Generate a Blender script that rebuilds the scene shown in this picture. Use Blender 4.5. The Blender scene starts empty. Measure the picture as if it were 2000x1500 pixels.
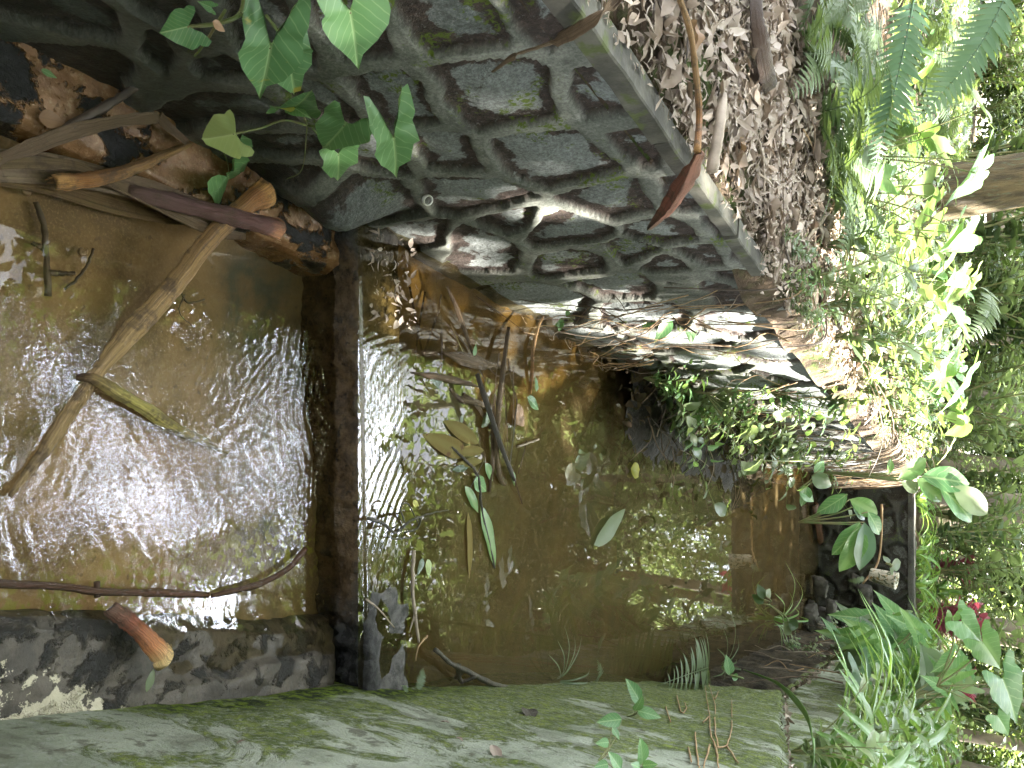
import bpy, math, random
import numpy as np
from mathutils import Vector, Matrix
R_ = math.radians
C = bpy.context.scene.collection
SC = bpy.context.scene

# ------------------------------------------------------------------ camera, sky, sun, exposure
H, PITCH = 1.5, R_(30.4)
CP, SP = math.cos(PITCH), math.sin(PITCH)
CAM = np.array((0.0, 0.0, H))
FWD = np.array((0.0, CP, -SP)); UPV = np.array((0.0, SP, CP)); RGT = np.array((1.0, 0.0, 0.0))
cd = bpy.data.cameras.new('camera'); cam = bpy.data.objects.new('camera', cd); C.objects.link(cam)
cd.sensor_width = 36.0; cd.lens = 27.0; cd.clip_start = 0.02; cd.clip_end = 500
# the phone was held upright, so the picture's right-hand side is up in the world
cam.matrix_world = Matrix(((UPV[0], -RGT[0], -FWD[0], CAM[0]), (UPV[1], -RGT[1], -FWD[1], CAM[1]),
                           (UPV[2], -RGT[2], -FWD[2], CAM[2]), (0, 0, 0, 1)))
SC.camera = cam
SUN_AZ, SUN_EL = R_(62), R_(52)          # azimuth from +Y towards +X
SDIR = np.array((math.sin(SUN_AZ) * math.cos(SUN_EL), math.cos(SUN_AZ) * math.cos(SUN_EL), math.sin(SUN_EL)))
w = bpy.data.worlds.new('World'); SC.world = w; w.use_nodes = True
nt = w.node_tree; nt.nodes.clear()
out = nt.nodes.new('ShaderNodeOutputWorld'); bg = nt.nodes.new('ShaderNodeBackground')
sky = nt.nodes.new('ShaderNodeTexSky'); sky.sky_type = 'NISHITA'; sky.sun_disc = False
sky.sun_elevation = SUN_EL; sky.sun_rotation = SUN_AZ; sky.dust_density = 2.5; sky.air_density = 1.0
tc = nt.nodes.new('ShaderNodeTexCoord'); nz = nt.nodes.new('ShaderNodeTexNoise'); nz.inputs['Scale'].default_value = 2.6
nz.inputs['Detail'].default_value = 6
rp = nt.nodes.new('ShaderNodeValToRGB'); rp.color_ramp.elements[0].position = .50; rp.color_ramp.elements[1].position = .54
CLD = Vector((math.sin(R_(7)) * math.cos(R_(53)), math.cos(R_(7)) * math.cos(R_(53)), math.sin(R_(53))))   # bright cloud added to the sky ahead, to glint on ripples and light the bed
dt = nt.nodes.new('ShaderNodeVectorMath'); dt.operation = 'DOT_PRODUCT'; dt.inputs[1].default_value = CLD
nrmv = nt.nodes.new('ShaderNodeVectorMath'); nrmv.operation = 'NORMALIZE'; nt.links.new(tc.outputs['Generated'], nrmv.inputs[0]); nt.links.new(nrmv.outputs[0], dt.inputs[0])
def band(lo, hi, fac):
    r = nt.nodes.new('ShaderNodeMapRange'); r.interpolation_type = 'SMOOTHSTEP'; nt.links.new(dt.outputs['Value'], r.inputs['Value']); r.inputs['From Min'].default_value = math.cos(R_(lo)); r.inputs['From Max'].default_value = math.cos(R_(hi))
    m_ = nt.nodes.new('ShaderNodeMath'); m_.operation = 'MULTIPLY'; nt.links.new(r.outputs[0], m_.inputs[0]); nt.links.new(fac, m_.inputs[1]); return m_.outputs[0]
nz.inputs['Scale'].default_value = 11.0; nt.links.new(tc.outputs['Generated'], nz.inputs['Vector']); nt.links.new(nz.outputs['Fac'], rp.inputs['Fac'])
def over(fac, a_, col):
    mx = nt.nodes.new('ShaderNodeMix'); mx.data_type = 'RGBA'; nt.links.new(fac, mx.inputs['Factor']); nt.links.new(a_, mx.inputs['A']); mx.inputs['B'].default_value = (*col, 1); return mx.outputs['Result']
vl = nt.nodes.new('ShaderNodeValue'); vl.outputs[0].default_value = .6
skyc = over(vl.outputs[0], sky.outputs['Color'], (4.6, 4.5, 4.3))       # thin bright haze over the blue
skyc = over(band(40, 16, rp.outputs['Color']), skyc, (5.2, 5.3, 5.5))
skyc = over(band(16, 10, rp.outputs['Color']), skyc, (40, 43, 51))
nt.links.new(skyc, bg.inputs['Color']); bg.inputs['Strength'].default_value = 0.10
nt.links.new(bg.outputs['Background'], out.inputs['Surface'])
sd = bpy.data.lights.new('sun', 'SUN'); sd.energy = 5.0; sd.angle = R_(0.53); sd.color = (1.0, .95, .86)
so = bpy.data.objects.new('sun', sd); C.objects.link(so)
so.rotation_euler = Vector(SDIR).to_track_quat('Z', 'Y').to_euler(); so.location = (6, 6, 14)
SC.view_settings.view_transform = 'Standard'; SC.view_settings.look = 'None'
SC.view_settings.exposure = 4.15; SC.view_settings.gamma = 1
SC.cycles.max_bounces = 7; SC.cycles.diffuse_bounces = 3; SC.cycles.glossy_bounces = 3; SC.cycles.transparent_max_bounces = 12
SC.cycles.caustics_reflective = False; SC.cycles.caustics_refractive = False
SC.cycles.sample_clamp_indirect = 6

# ------------------------------------------------------------------ pixels -> places
def ray(x, y): return FWD + UPV * ((x - 1000) / 1500.0) + RGT * ((y - 750) / 1500.0)
def onz(x, y, z=0.0):
    d = ray(x, y); return CAM + d * ((z - H) / d[2])
LW0 = np.array((-.457, 1.517, 0.0)); LWD = np.array((.19, 1.0, 0)) / math.hypot(.19, 1); LWN = np.array((LWD[1], -LWD[0], 0))
def onlw(x, y, off=0.0):
    d = ray(x, y); return CAM + d * (np.dot(LW0 + LWN * off - CAM, LWN) / np.dot(d, LWN))
def lw(a, h, off=0.0): return LW0 + LWD * a + LWN * off + np.array((0, 0, h))
def atdepth(x, y, s): return CAM + ray(x, y) * s
def aty(x, y, yy):
    d = ray(x, y); return CAM + d * (yy / d[1])
RW0 = np.array((1.579, 4.02, 0.0)); RWD = np.array((.2, 1.0, 0)) / math.hypot(.2, 1); RWN = np.array((-RWD[1], RWD[0], 0))

_XY = (-3, 0, .714, 1.57, 1.92, 2.78, 3.94, 5.66, 9.23, 10.5); _XX = (-.41, .40, .594, .825, .933, 1.207, 1.59, 1.968, 2.675, 2.93)
def XW(y): return np.interp(y, _XY, _XX)               # the right wall's face
def rwn(y): sl_ = (XW(y + .2) - XW(y - .2)) / .4; return np.array((-1.0, sl_, 0)) / math.hypot(1, sl_)
def onrw(x, y, off=0.0):
    d = ray(x, y); s = .2
    while s < 14:
        p = CAM + d * s
        if p[0] >= XW(p[1]) - off: return p
        s += .004
    return CAM + d * 4
# ------------------------------------------------------------------ noise
def _h(i, j, s): 
    n = np.sin(i * 127.1 + j * 311.7 + s * 74.7) * 43758.5453; return n - np.floor(n)
def vn(x, y, s=0):
    x = np.asarray(x, float); y = np.asarray(y, float)
    i = np.floor(x); j = np.floor(y); f = x - i; g = y - j; f = f * f * (3 - 2 * f); g = g * g * (3 - 2 * g)
    return (_h(i, j, s) * (1 - f) + _h(i + 1, j, s) * f) * (1 - g) + (_h(i, j + 1, s) * (1 - f) + _h(i + 1, j + 1, s) * f) * g
def fbm(x, y, s=0, o=4):
    t = 0; a = .5
    for k in range(o): t = t + a * (vn(x * 2 ** k, y * 2 ** k, s + k) - .5); a *= .5
    return t
def sst(a, b, x): t = np.clip((x - a) / (b - a), 0, 1); return t * t * (3 - 2 * t)

# ------------------------------------------------------------------ mesh helpers
class MB:
    def __init__(s): s.v = []; s.f = []; s.uv = []; s.n = 0
    def add(s, v, f, uv=None):
        v = np.asarray(v, float); s.v.append(v); s.f += [tuple(i + s.n for i in q) for q in f]
        s.uv.append(np.zeros((len(v), 2)) if uv is None else np.asarray(uv, float)); s.n += len(v)
    def build(s, name, mat, parent=None, smooth=True, attrs=None, origin=None):
        V = np.concatenate(s.v) if s.v else np.zeros((0, 3)); UV = np.concatenate(s.uv)
        if origin is not None: V = V - np.asarray(origin)
        me = bpy.data.meshes.new(name); me.from_pydata(V.tolist(), [], s.f)
        ul = me.uv_layers.new(name='UVMap'); li = np.zeros(len(me.loops), int); me.loops.foreach_get('vertex_index', li)
        ul.data.foreach_set('uv', UV[li].ravel())
        if smooth: me.polygons.foreach_set('use_smooth', [True] * len(me.polygons))
        for k, a in (attrs or {}).items():
            at = me.attributes.new(k, 'FLOAT', 'POINT'); at.data.foreach_set('value', np.asarray(a, float).ravel())
        me.materials.append(mat); me.update()
        o = bpy.data.objects.new(name, me); C.objects.link(o)
        if origin is not None: o.location = origin
        if parent is not None:
            o.parent = parent
            if origin is None: o.matrix_parent_inverse = Matrix.Translation(parent.location).inverted()
        return o
def grid_faces(n, m): return [(i * m + j, i * m + j + 1, (i + 1) * m + j + 1, (i + 1) * m + j) for i in range(n - 1) for j in range(m - 1)]
def tag(o, label=None, cat=None, group=None, kind=None):
    if label: o['label'] = label
    if cat: o['category'] = cat
    if group: o['group'] = group
    if kind: o['kind'] = kind
    return o
def empty(name, loc, label, cat, group=None):
    o = bpy.data.objects.new(name, None); C.objects.link(o); o.location = tuple(loc); o.empty_display_size = .05
    return tag(o, label, cat, group)
def spline(P, n=8):
    P = np.asarray(P, float)
    if len(P) < 3: return np.array([P[0] + (P[-1] - P[0]) * t for t in np.linspace(0, 1, n)])
    Q = np.vstack([2 * P[0] - P[1], P, 2 * P[-1] - P[-2]]); o = []
    for i in range(1, len(Q) - 2):
        for t in np.linspace(0, 1, n, endpoint=False):
            o.append(.5 * (2 * Q[i] + (Q[i + 1] - Q[i - 1]) * t + (2 * Q[i - 1] - 5 * Q[i] + 4 * Q[i + 1] - Q[i + 2]) * t * t + (3 * Q[i] - Q[i - 1] - 3 * Q[i + 1] + Q[i + 2]) * t ** 3))
    o.append(Q[-2]); return np.array(o)
def nrm(v): return v / (np.linalg.norm(v) + 1e-12)
def sweep(mb, P, sec, up=(0, 0, 1), uvv=1.0):
    """closed sections (list of (k,2) arrays, one per point: side, up) swept along P"""
    P = np.asarray(P, float); n = len(P); k = len(sec[0]); V = []; UV = []; L = 0
    for i in range(n):
        t = nrm(P[min(i + 1, n - 1)] - P[max(i - 1, 0)]); u = np.asarray(up, float)
        if abs(np.dot(t, u)) > .97: u = np.array((1.0, .3, 0))
        sdv = nrm(np.cross(t, u)); u = np.cross(sdv, t)
        if i: L += np.linalg.norm(P[i] - P[i - 1])
        for j, (a, b) in enumerate(sec[i]): V.append(P[i] + sdv * a + u * b); UV.append((j / k, L * uvv))
    F = [(i * k + j, i * k + (j + 1) % k, (i + 1) * k + (j + 1) % k, (i + 1) * k + j) for i in range(n - 1) for j in range(k)]
    F += [tuple(range(k))[::-1], tuple((n - 1) * k + j for j in range(k))]
    mb.add(V, F, UV)
def circ(r, k=8, sq=1.0): return np.array([(r * math.cos(2 * math.pi * j / k), r * sq * math.sin(2 * math.pi * j / k)) for j in range(k)])
def tube(mb, P, r0, r1=None, k=7, wob=0.0, n=6, seed=0):
    P = spline(P, n); r1 = r0 if r1 is None else r1; rg = np.random.RandomState(seed); N = len(P)
    if wob: P = P + (rg.rand(N, 3) - .5) * wob
    sweep(mb, P, [circ(max(1e-4, r0 + (r1 - r0) * i / (N - 1)) * (1 + (rg.rand() - .5) * .25), k) for i in range(N)])
def crescent(wd, depth, th, k=7):
    """gutter section: half-width wd, sag depth, thickness th"""
    o = []
    for j in range(k):
        s = -1 + 2 * j / (k - 1); o.append((wd * s, -depth * (1 - s * s)))
    for j in range(k - 1, -1, -1):
        s = -1 + 2 * j / (k - 1); e = th * (1 - .8 * abs(s) ** 3); o.append((wd * s * .96, -depth * (1 - s * s) + e))
    return np.array(o)

# ------------------------------------------------------------------ materials
def mat(name):
    m = bpy.data.materials.new(name); m.use_nodes = True; n = m.node_tree; n.nodes.clear()
    o = n.nodes.new('ShaderNodeOutputMaterial'); return m, n, o
class NB:
    def __init__(s, nt): s.t = nt
    def n(s, ty, **kw):
        o = s.t.nodes.new('ShaderNode' + ty)
        for k, v in kw.items(): setattr(o, k, v)
        return o
    def set(s, sock, v):
        if isinstance(v, bpy.types.NodeSocket): s.t.links.new(v, sock)
        elif isinstance(v, (tuple, list)) and len(v) == 3 and sock.type == 'RGBA': sock.default_value = (*v, 1)
        else: sock.default_value = v
    def m(s, op, a, b=0.0, c=0.0, clamp=False):
        o = s.n('Math', operation=op, use_clamp=clamp); s.set(o.inputs[0], a); s.set(o.inputs[1], b); s.set(o.inputs[2], c); return o.outputs[0]
    def mix(s, f, a, b, bt='MIX'):
        o = s.n('Mix', data_type='RGBA', blend_type=bt); s.set(o.inputs['Factor'], f); s.set(o.inputs['A'], a); s.set(o.inputs['B'], b); return o.outputs['Result']
    def noise(s, vec, scale, detail=4, rough=.55, dist=0.0):
        o = s.n('TexNoise'); s.set(o.inputs['Vector'], vec); o.inputs['Scale'].default_value = scale; o.inputs['Detail'].default_value = detail
        o.inputs['Roughness'].default_value = rough; o.inputs['Distortion'].default_value = dist; return o.outputs['Fac']
    def ramp(s, f, lo, hi): 
        o = s.n('MapRange', interpolation_type='SMOOTHSTEP'); s.set(o.inputs['Value'], f); s.set(o.inputs['From Min'], lo); s.set(o.inputs['From Max'], hi); return o.outputs['Result']
    def obj(s): return s.n('TexCoord').outputs['Object']
    def pos(s): return s.n('NewGeometry').outputs['Position']
    def attr(s, a): return s.n('Attribute', attribute_name=a).outputs['Fac']
    def scale(s, v, sc): o = s.n('Mapping'); s.set(o.inputs['Vector'], v); o.inputs['Scale'].default_value = sc; return o.outputs[0]
    def bump(s, h, st=.5, d=.01, nrm=None):
        o = s.n('Bump'); s.set(o.inputs['Height'], h); s.set(o.inputs['Strength'], st); o.inputs['Distance'].default_value = d
        if nrm is not None: s.set(o.inputs['Normal'], nrm)
        return o.outputs[0]
    def princ(s, col, rough=.6, normal=None, spec=.5, **kw):
        o = s.n('BsdfPrincipled'); s.set(o.inputs['Base Color'], col); s.set(o.inputs['Roughness'], rough); o.inputs['Specular IOR Level'].default_value = spec
        if normal is not None: s.set(o.inputs['Normal'], normal)
        for k, v in kw.items(): s.set(o.inputs[k], v)
        return o.outputs[0]
def simple(name, c1, c2, scale=8, rough=.6, bump=.3, bd=.004, stretch=(1, 1, 1), spec=.5, pos=False, c3=None, detail=5):
    m, n, o = mat(name); b = NB(n); v = b.scale(b.pos() if pos else b.obj(), stretch)
    f = b.noise(v, scale, detail, .62); col = b.mix(b.ramp(f, .34, .66), c1, c2)
    if c3: col = b.mix(b.ramp(b.noise(v, scale * 2.7, 3), .56, .68), col, c3)
    n.links.new(b.princ(col, rough, b.bump(b.noise(v, scale * 3, 5, .65), bump, bd), spec), o.inputs[0]); return m
def leafmat(name, c1, c2, vein=(.3, .4, .2), vs=0.0, tr=.35, rough=.42, trc=None, side=7.0, slope=1.0, mid=.02, spot=None, sheen=.5):
    """UV carries the leaf's own shape: x across, y along"""
    m, n, o = mat(name); b = NB(n); uv = b.n('UVMap').outputs[0]; sp = b.n('SeparateXYZ'); b.set(sp.inputs[0], uv)
    ax = b.m('ABSOLUTE', sp.outputs[0]); rnd = b.n('ObjectInfo').outputs['Random']; va = b.attr('var')
    f = b.m('FRACT', b.m('ADD', b.m('MULTIPLY', rnd, 3.7), va)); col = b.mix(f, c1, c2)
    col = b.mix(b.ramp(b.noise(b.obj(), 22, 4), .35, .7), col, b.mix(.5, col, c2))
    if vs:
        wob = b.m('MULTIPLY', b.m('SUBTRACT', b.noise(b.obj(), 26, 2), .5), .10); mr = b.m('SUBTRACT', 1, b.ramp(ax, mid * .5, mid * 1.5))
        fr = b.m('FRACT', b.m('MULTIPLY', b.m('ADD', b.m('SUBTRACT', sp.outputs[1], b.m('MULTIPLY', ax, slope)), wob), side))
        tri = b.m('ABSOLUTE', b.m('SUBTRACT', fr, .5)); sv = b.m('MULTIPLY', b.m('SUBTRACT', 1, b.ramp(tri, .02, .09)), .7)
        col = b.mix(b.m('MULTIPLY', b.m('MAXIMUM', mr, sv), vs), col, vein)
    if spot: col = b.mix(b.ramp(b.noise(b.obj(), 14, 4, .6), .60, .66), col, spot)
    nb = b.bump(b.noise(b.obj(), 60, 2), .15, .002)
    p = b.princ(col, rough, nb, sheen); t = b.n('BsdfTranslucent'); b.set(t.inputs[0], b.mix(.6, col, trc or (.25, .35, .05)))
    ms = b.n('MixShader'); ms.inputs[0].default_value = tr; n.links.new(p, ms.inputs[1]); n.links.new(t.outputs[0], ms.inputs[2])
    n.links.new(ms.outputs[0], o.inputs[0]); return m
M = {}
M['leaf'] = leafmat('leaf', (.075, .12, .065), (.11, .165, .085), tr=.38, sheen=.8)
M['leaf_dark'] = leafmat('leaf_dark', (.025, .06, .02), (.05, .10, .03), tr=.35)
M['leaf_bright'] = leafmat('leaf_bright', (.15, .21, .10), (.20, .26, .13), tr=.5, trc=(.34, .44, .13), sheen=.8)
M['arrow'] = leafmat('arrow', (.06, .16, .06), (.13, .28, .10), (.42, .55, .26), .5, .3, .38, side=6.5, slope=1.15, mid=.016)
M['arrow_pale'] = leafmat('arrow_pale', (.40, .47, .17), (.36, .46, .18), (.5, .56, .28), .5, .35, .42)
M['arrow_spot'] = leafmat('arrow_spot', (.06, .16, .065), (.12, .26, .10), (.42, .55, .26), .5, .3, .38, side=6.5, slope=1.15, mid=.016, spot=(.42, .36, .06))
M['wet_dead'] = leafmat('wet_dead', (.025, .018, .012), (.075, .052, .035), tr=.1, rough=.9, sheen=.1)
M['olive'] = leafmat('olive', (.10, .095, .022), (.15, .105, .03), (.2, .18, .06), .4, .15, .7, trc=(.2, .18, .03), sheen=.15, spot=(.09, .045, .02), side=7, slope=.6, mid=.05)
M['fern'] = leafmat('fern', (.08, .125, .065), (.12, .17, .09), tr=.32)
M['fern_blue'] = leafmat('fern_blue', (.085, .16, .10), (.11, .19, .12), tr=.3, rough=.35)
M['strap'] = leafmat('strap', (.07, .17, .03), (.11, .23, .05), (.2, .34, .12), .5, .35, .35, side=0, mid=.08)
M['broad'] = leafmat('broad', (.08, .19, .055), (.12, .25, .07), (.28, .42, .16), .6, .35, .36, side=9, slope=.5, mid=.07)
M['red'] = leafmat('red', (.20, .05, .085), (.33, .11, .15), tr=.35, trc=(.5, .08, .1))
M['dead'] = leafmat('dead', (.13, .088, .06), (.46, .40, .345), (.2, .14, .09), .3, .1, .6, trc=(.3, .2, .1))
M['dead_brown'] = leafmat('dead_brown', (.16, .09, .04), (.24, .14, .07), (.1, .06, .03), .3, .15, .55, trc=(.3, .2, .1))
M['yellow'] = leafmat('yellow', (.42, .38, .04), (.36, .40, .05), (.5, .5, .2), .3, .3, .5)
M['stem'] = simple('stem', (.10, .15, .04), (.16, .14, .06), 20, .55)
M['twig'] = simple('twig', (.035, .026, .02), (.085, .062, .045), 14, .6, stretch=(1, 1, 1))
M['twig_pale'] = simple('twig_pale', (.20, .16, .12), (.32, .26, .20), 14, .7)
M['root'] = simple('root', (.24, .15, .08), (.36, .25, .13), 14, .7)
M['root_dark'] = simple('root_dark', (.06, .04, .025), (.16, .11, .07), 14, .7)
M['bark'] = simple('bark', (.05, .036, .016), (.15, .11, .05), 16, .85, 1.0, .03, (1, 1, .22), c3=(.10, .105, .06))
M['bark_grey'] = simple('bark_grey', (.12, .10, .075), (.24, .20, .15), 5, .8, .6, .02, (1, 1, .3))
def sheathmat(name, stops, rough=.52, fib=60, L=1.0):
    m, n, o = mat(name); b = NB(n); uv = b.n('UVMap').outputs[0]; sp = b.n('SeparateXYZ'); b.set(sp.inputs[0], uv)
    r = b.n('ValToRGB'); els = r.color_ramp.elements
    while len(els) < len(stops): els.new(.5)
    for e, (p, c) in zip(els, stops): e.position = p; e.color = (*c, 1)
    jit = b.m('MULTIPLY', b.m('SUBTRACT', b.noise(b.obj(), 30, 4), .5), .12)
    b.set(r.inputs[0], b.m('ADD', b.m('DIVIDE', sp.outputs[1], L), jit))
    fv = b.scale(uv, (fib * 1.6, 3.0, 1)); fn = b.noise(fv, 1.0, 5, .7, .4)
    col = b.mix(b.m('MULTIPLY', b.ramp(fn, .4, .7), .75), r.outputs[0], (.05, .03, .018))
    col = b.mix(b.m('MULTIPLY', b.ramp(b.noise(b.obj(), 18, 5, .7), .50, .64), .75), col, (.07, .045, .028))
    n.links.new(b.princ(col, rough, b.bump(b.m('ADD', fn, b.m('MULTIPLY', b.noise(b.obj(), 90, 4, .7), .5)), .9, .006), .35), o.inputs[0]); return m

# ---- stream bed
m, n, o = mat('sand_bed'); b = NB(n); p = b.pos()
f = b.noise(p, 3.2, 5, .6, .4); fine = b.noise(p, 160, 3, .7); peb = b.noise(p, 38, 3, .6)
col = b.mix(b.ramp(f, .35, .65), (.10, .063, .026), (.235, .150, .064))
col = b.mix(b.m('MULTIPLY', b.ramp(fine, .45, .75), .5), col, (.29, .21, .11)); col = b.mix(b.m('MULTIPLY', b.ramp(peb, .60, .70), .7), col, (.09, .055, .03))
dk = b.attr('deep'); silt = b.mix(b.ramp(b.noise(p, 9, 5, .65), .38, .62), (.035, .040, .028), (.085, .062, .028))
col = b.mix(dk, col, silt); al = b.attr('algae'); col = b.mix(b.m('MULTIPLY', al, b.ramp(b.noise(p, 45, 4), .48, .6)), col, (.18, .19, .02))
n.links.new(b.princ(col, .7, b.bump(b.noise(p, 60, 5, .7), .5, .006)), o.inputs[0]); M['bed'] = m

def water(name, tint, turb, tcol, waves, rough=.008, ior=1.40):
    """clear water: what lies under shows through, the sky mirrors by Fresnel; a little silt scatters"""
    m, n, o = mat(name); b = NB(n); p = b.pos(); nb = waves(b, p)
    fr = b.n('Fresnel'); fr.inputs['IOR'].default_value = ior
    if nb is not None: b.set(fr.inputs['Normal'], nb)
    tr = b.n('BsdfTransparent'); b.set(tr.inputs[0], tint); df = b.n('BsdfDiffuse'); b.set(df.inputs[0], tcol)
    ms = b.n('MixShader'); b.set(ms.inputs[0], turb(b, p) if callable(turb) else turb); n.links.new(tr.outputs[0], ms.inputs[1]); n.links.new(df.outputs[0], ms.inputs[2])
    gl = b.n('BsdfGlossy'); gl.inputs['Roughness'].default_value = rough
    if nb is not None: b.set(gl.inputs['Normal'], nb)
    m2 = b.n('MixShader'); n.links.new(fr.outputs[0], m2.inputs[0]); n.links.new(ms.outputs[0], m2.inputs[1]); n.links.new(gl.outputs[0], m2.inputs[2])
    n.links.new(m2.outputs[0], o.inputs[0]); return m
def w_low(b, p): return b.bump(b.m('MULTIPLY', b.noise(p, 95, 2, .5, .5), b.attr("ripple")), .14, .003)
def w_pond(b, p): return b.bump(b.noise(b.scale(p, (1, .55, 1)), 14, 2, .5, .4), .035, .006)
M['water_low'] = water('water_low', (.95, .90, .78), .04, (.14, .10, .04), w_low)
M['water_pond'] = water('water_pond', (.74, .66, .42), lambda b, p: b.m('MULTIPLY', b.attr('turb'), .42), (.115, .084, .040), w_pond, ior=1.58)

# ---- ledges beside the lower pool
def ledgemat(name, base1, base2, patch, pscale, plo, phi, lich=None, wet=.25, rgh=.3):
    m, n, o = mat(name); b = NB(n); p = b.pos(); f = b.noise(p, 12, 5, .65)
    col = b.mix(b.ramp(f, .35, .65), base1, base2); col = b.mix(b.m('MULTIPLY', b.ramp(b.noise(p, 90, 4, .7), .5, .72), .6), col, (.42, .30, .18) if not lich else (.02, .018, .014))
    pk = b.noise(p, pscale, 6, .62, .3); pm = b.ramp(pk, plo, phi); col = b.mix(pm, col, patch)
    if lich: col = b.mix(b.ramp(b.m('SUBTRACT', b.m('MULTIPLY', b.noise(p, 22, 6, .7), b.attr('lichen')), .0), .50, .53), col, lich)
    h = b.m('ADD', b.m('MULTIPLY', pm, .8), b.m('MULTIPLY', b.noise(p, 70, 6, .7), b.m('ADD', b.m('MULTIPLY', pm, .9), .35)))
    rough = b.mix(pm, (rgh,) * 3, (wet,) * 3); n.links.new(b.princ(col, rough, b.bump(h, .8, .012)), o.inputs[0]); return m
M['ledge'] = ledgemat('ledge', (.13, .062, .024), (.28, .155, .075), (.014, .014, .015), 9, .52, .57, wet=.35, rgh=.22)
M['mudledge'] = ledgemat('mudledge', (.040, .034, .027), (.085, .072, .055), (.018, .017, .015), 14, .5, .6, lich=(.46, .42, .31), wet=.6, rgh=.6)
m, n, o = mat('weir_concrete'); b = NB(n); p = b.pos(); st = b.noise(p, 24, 6, .7)
col = b.mix(b.ramp(st, .35, .65), (.09, .052, .024), (.26, .16, .08)); col = b.mix(b.ramp(b.noise(p, 26, 5, .7), .52, .66), col, (.04, .026, .015))
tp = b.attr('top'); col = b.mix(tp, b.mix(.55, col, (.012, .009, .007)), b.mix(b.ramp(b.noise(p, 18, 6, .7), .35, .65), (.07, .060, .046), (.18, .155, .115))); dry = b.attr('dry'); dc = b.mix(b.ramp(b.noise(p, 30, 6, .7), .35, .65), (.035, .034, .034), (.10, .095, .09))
col = b.mix(dry, col, dc); blk = b.attr('black'); col = b.mix(blk, col, b.mix(b.ramp(b.noise(p, 40, 5), .4, .6), (.006, .006, .007), (.03, .03, .03)))
n.links.new(b.princ(col, b.mix(dry, (.25,) * 3, (.75,) * 3), b.bump(b.noise(p, 55, 6, .7), .7, .01)), o.inputs[0]); M['weir'] = m

# ---- stone walling
def stonemat(name, mort1, mort2, st1, st2, soil, moss=(.10, .14, .012)):
    m, n, o = mat(name); b = NB(n); p = b.pos(); s = b.attr('stone'); cell = b.attr('cell')
    big = b.noise(p, 5.5, 6, .62); fine = b.noise(p, 55, 6, .7)
    mc = b.mix(b.ramp(big, .35, .65), mort1, mort2); mc = b.mix(b.m('MULTIPLY', b.ramp(b.noise(p, 17, 5, .65), .56, .66), .5), mc, (.06, .065, .055))
    sc = b.mix(b.m('ADD', b.m('MULTIPLY', cell, .75), b.m('MULTIPLY', big, .25)), st1, st2); sc = b.mix(b.m('MULTIPLY', b.ramp(fine, .38, .7), .55), sc, (.34, .38, .37))
    pk = b.m('ADD', b.noise(p, 9, 6, .68, .3), b.m('MULTIPLY', b.m('SUBTRACT', b.attr('rim'), .42), .30)); sm = b.ramp(pk, .50, .56)
    sc = b.mix(sm, sc, b.mix(b.ramp(fine, .4, .65), soil, tuple(c * 2.2 for c in soil)))
    col = b.mix(s, mc, sc); col = b.mix(b.m('MULTIPLY', b.ramp(b.noise(p, 140, 4, .75), .60, .40), .6), col, b.mix(.7, col, (.02, .018, .016))); col = b.mix(b.m('MULTIPLY', b.ramp(b.noise(p, 95, 5, .8), .58, .66), .35), col, (.36, .37, .35)); col = b.mix(b.m('MULTIPLY', b.ramp(b.noise(p, 6.5, 6, .75), .56, .62), b.ramp(b.noise(p, 85, 3), .47, .57)), col, moss)
    lo = b.attr('damp'); col = b.mix(b.m('MULTIPLY', lo, .60), col, (.012, .017, .013))
    h = b.m('ADD', b.m('MULTIPLY', fine, b.m('ADD', b.m('MULTIPLY', s, .7), .25)), b.m('MULTIPLY', b.noise(p, 170, 4, .7), b.m('MULTIPLY', s, .4)))
    n.links.new(b.princ(col, b.mix(lo, (.75,) * 3, (.38,) * 3), b.bump(h, .8, .014), .4), o.inputs[0]); return m
M['stone'] = stonemat('stone', (.13, .14, .12), (.28, .285, .25), (.10, .11, .105), (.32, .34, .335), (.042, .029, .024))
M['stone_far'] = stonemat('stone_far', (.03, .03, .024), (.07, .068, .055), (.035, .033, .026), (.09, .085, .07), (.022, .018, .013), (.07, .10, .02))
M['stone_root'] = stonemat('stone_root', (.085, .072, .05), (.19, .165, .12), (.10, .082, .055), (.25, .21, .16), (.035, .024, .016), (.07, .10, .02))
M['coping'] = simple('coping', (.035, .033, .026), (.10, .095, .075), 9, .8, .5, .008, pos=True, c3=(.06, .075, .02))
# ---- mossy slab
m, n, o = mat('mossy_slab'); b = NB(n); p = b.pos(); v = b.scale(p, (1, .55, 1)); big = b.noise(v, 5, 5, .6); sp_ = b.noise(p, 70, 5, .7)
col = b.mix(b.ramp(big, .36, .62), (.25, .285, .205), (.43, .47, .37)); col = b.mix(b.m('MULTIPLY', b.ramp(sp_, .5, .7), .6), col, (.40, .41, .38))
col = b.mix(b.m('MULTIPLY', b.ramp(b.noise(p, 24, 4), .56, .66), .65), col, (.085, .08, .05))
mk = b.m('ADD', b.noise(b.scale(p, (1, .8, .6)), 5.5, 7, .72, .6), b.attr('mossy')); mm = b.m('MULTIPLY', b.ramp(mk, .575, .64), b.m('ADD', b.m('MULTIPLY', b.ramp(b.noise(p, 75, 5, .75), .42, .54), .7), .35))
mcol = b.mix(b.ramp(b.noise(p, 30, 4), .4, .65), (.10, .145, .022), (.25, .31, .06)); col = b.mix(b.m('MULTIPLY', b.ramp(b.noise(b.scale(p, (1, .9, .35)), 6, 6, .75, .6), .52, .66), .55), col, (.10, .10, .07)); col = b.mix(b.m('MULTIPLY', mm, .9), col, mcol)
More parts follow.
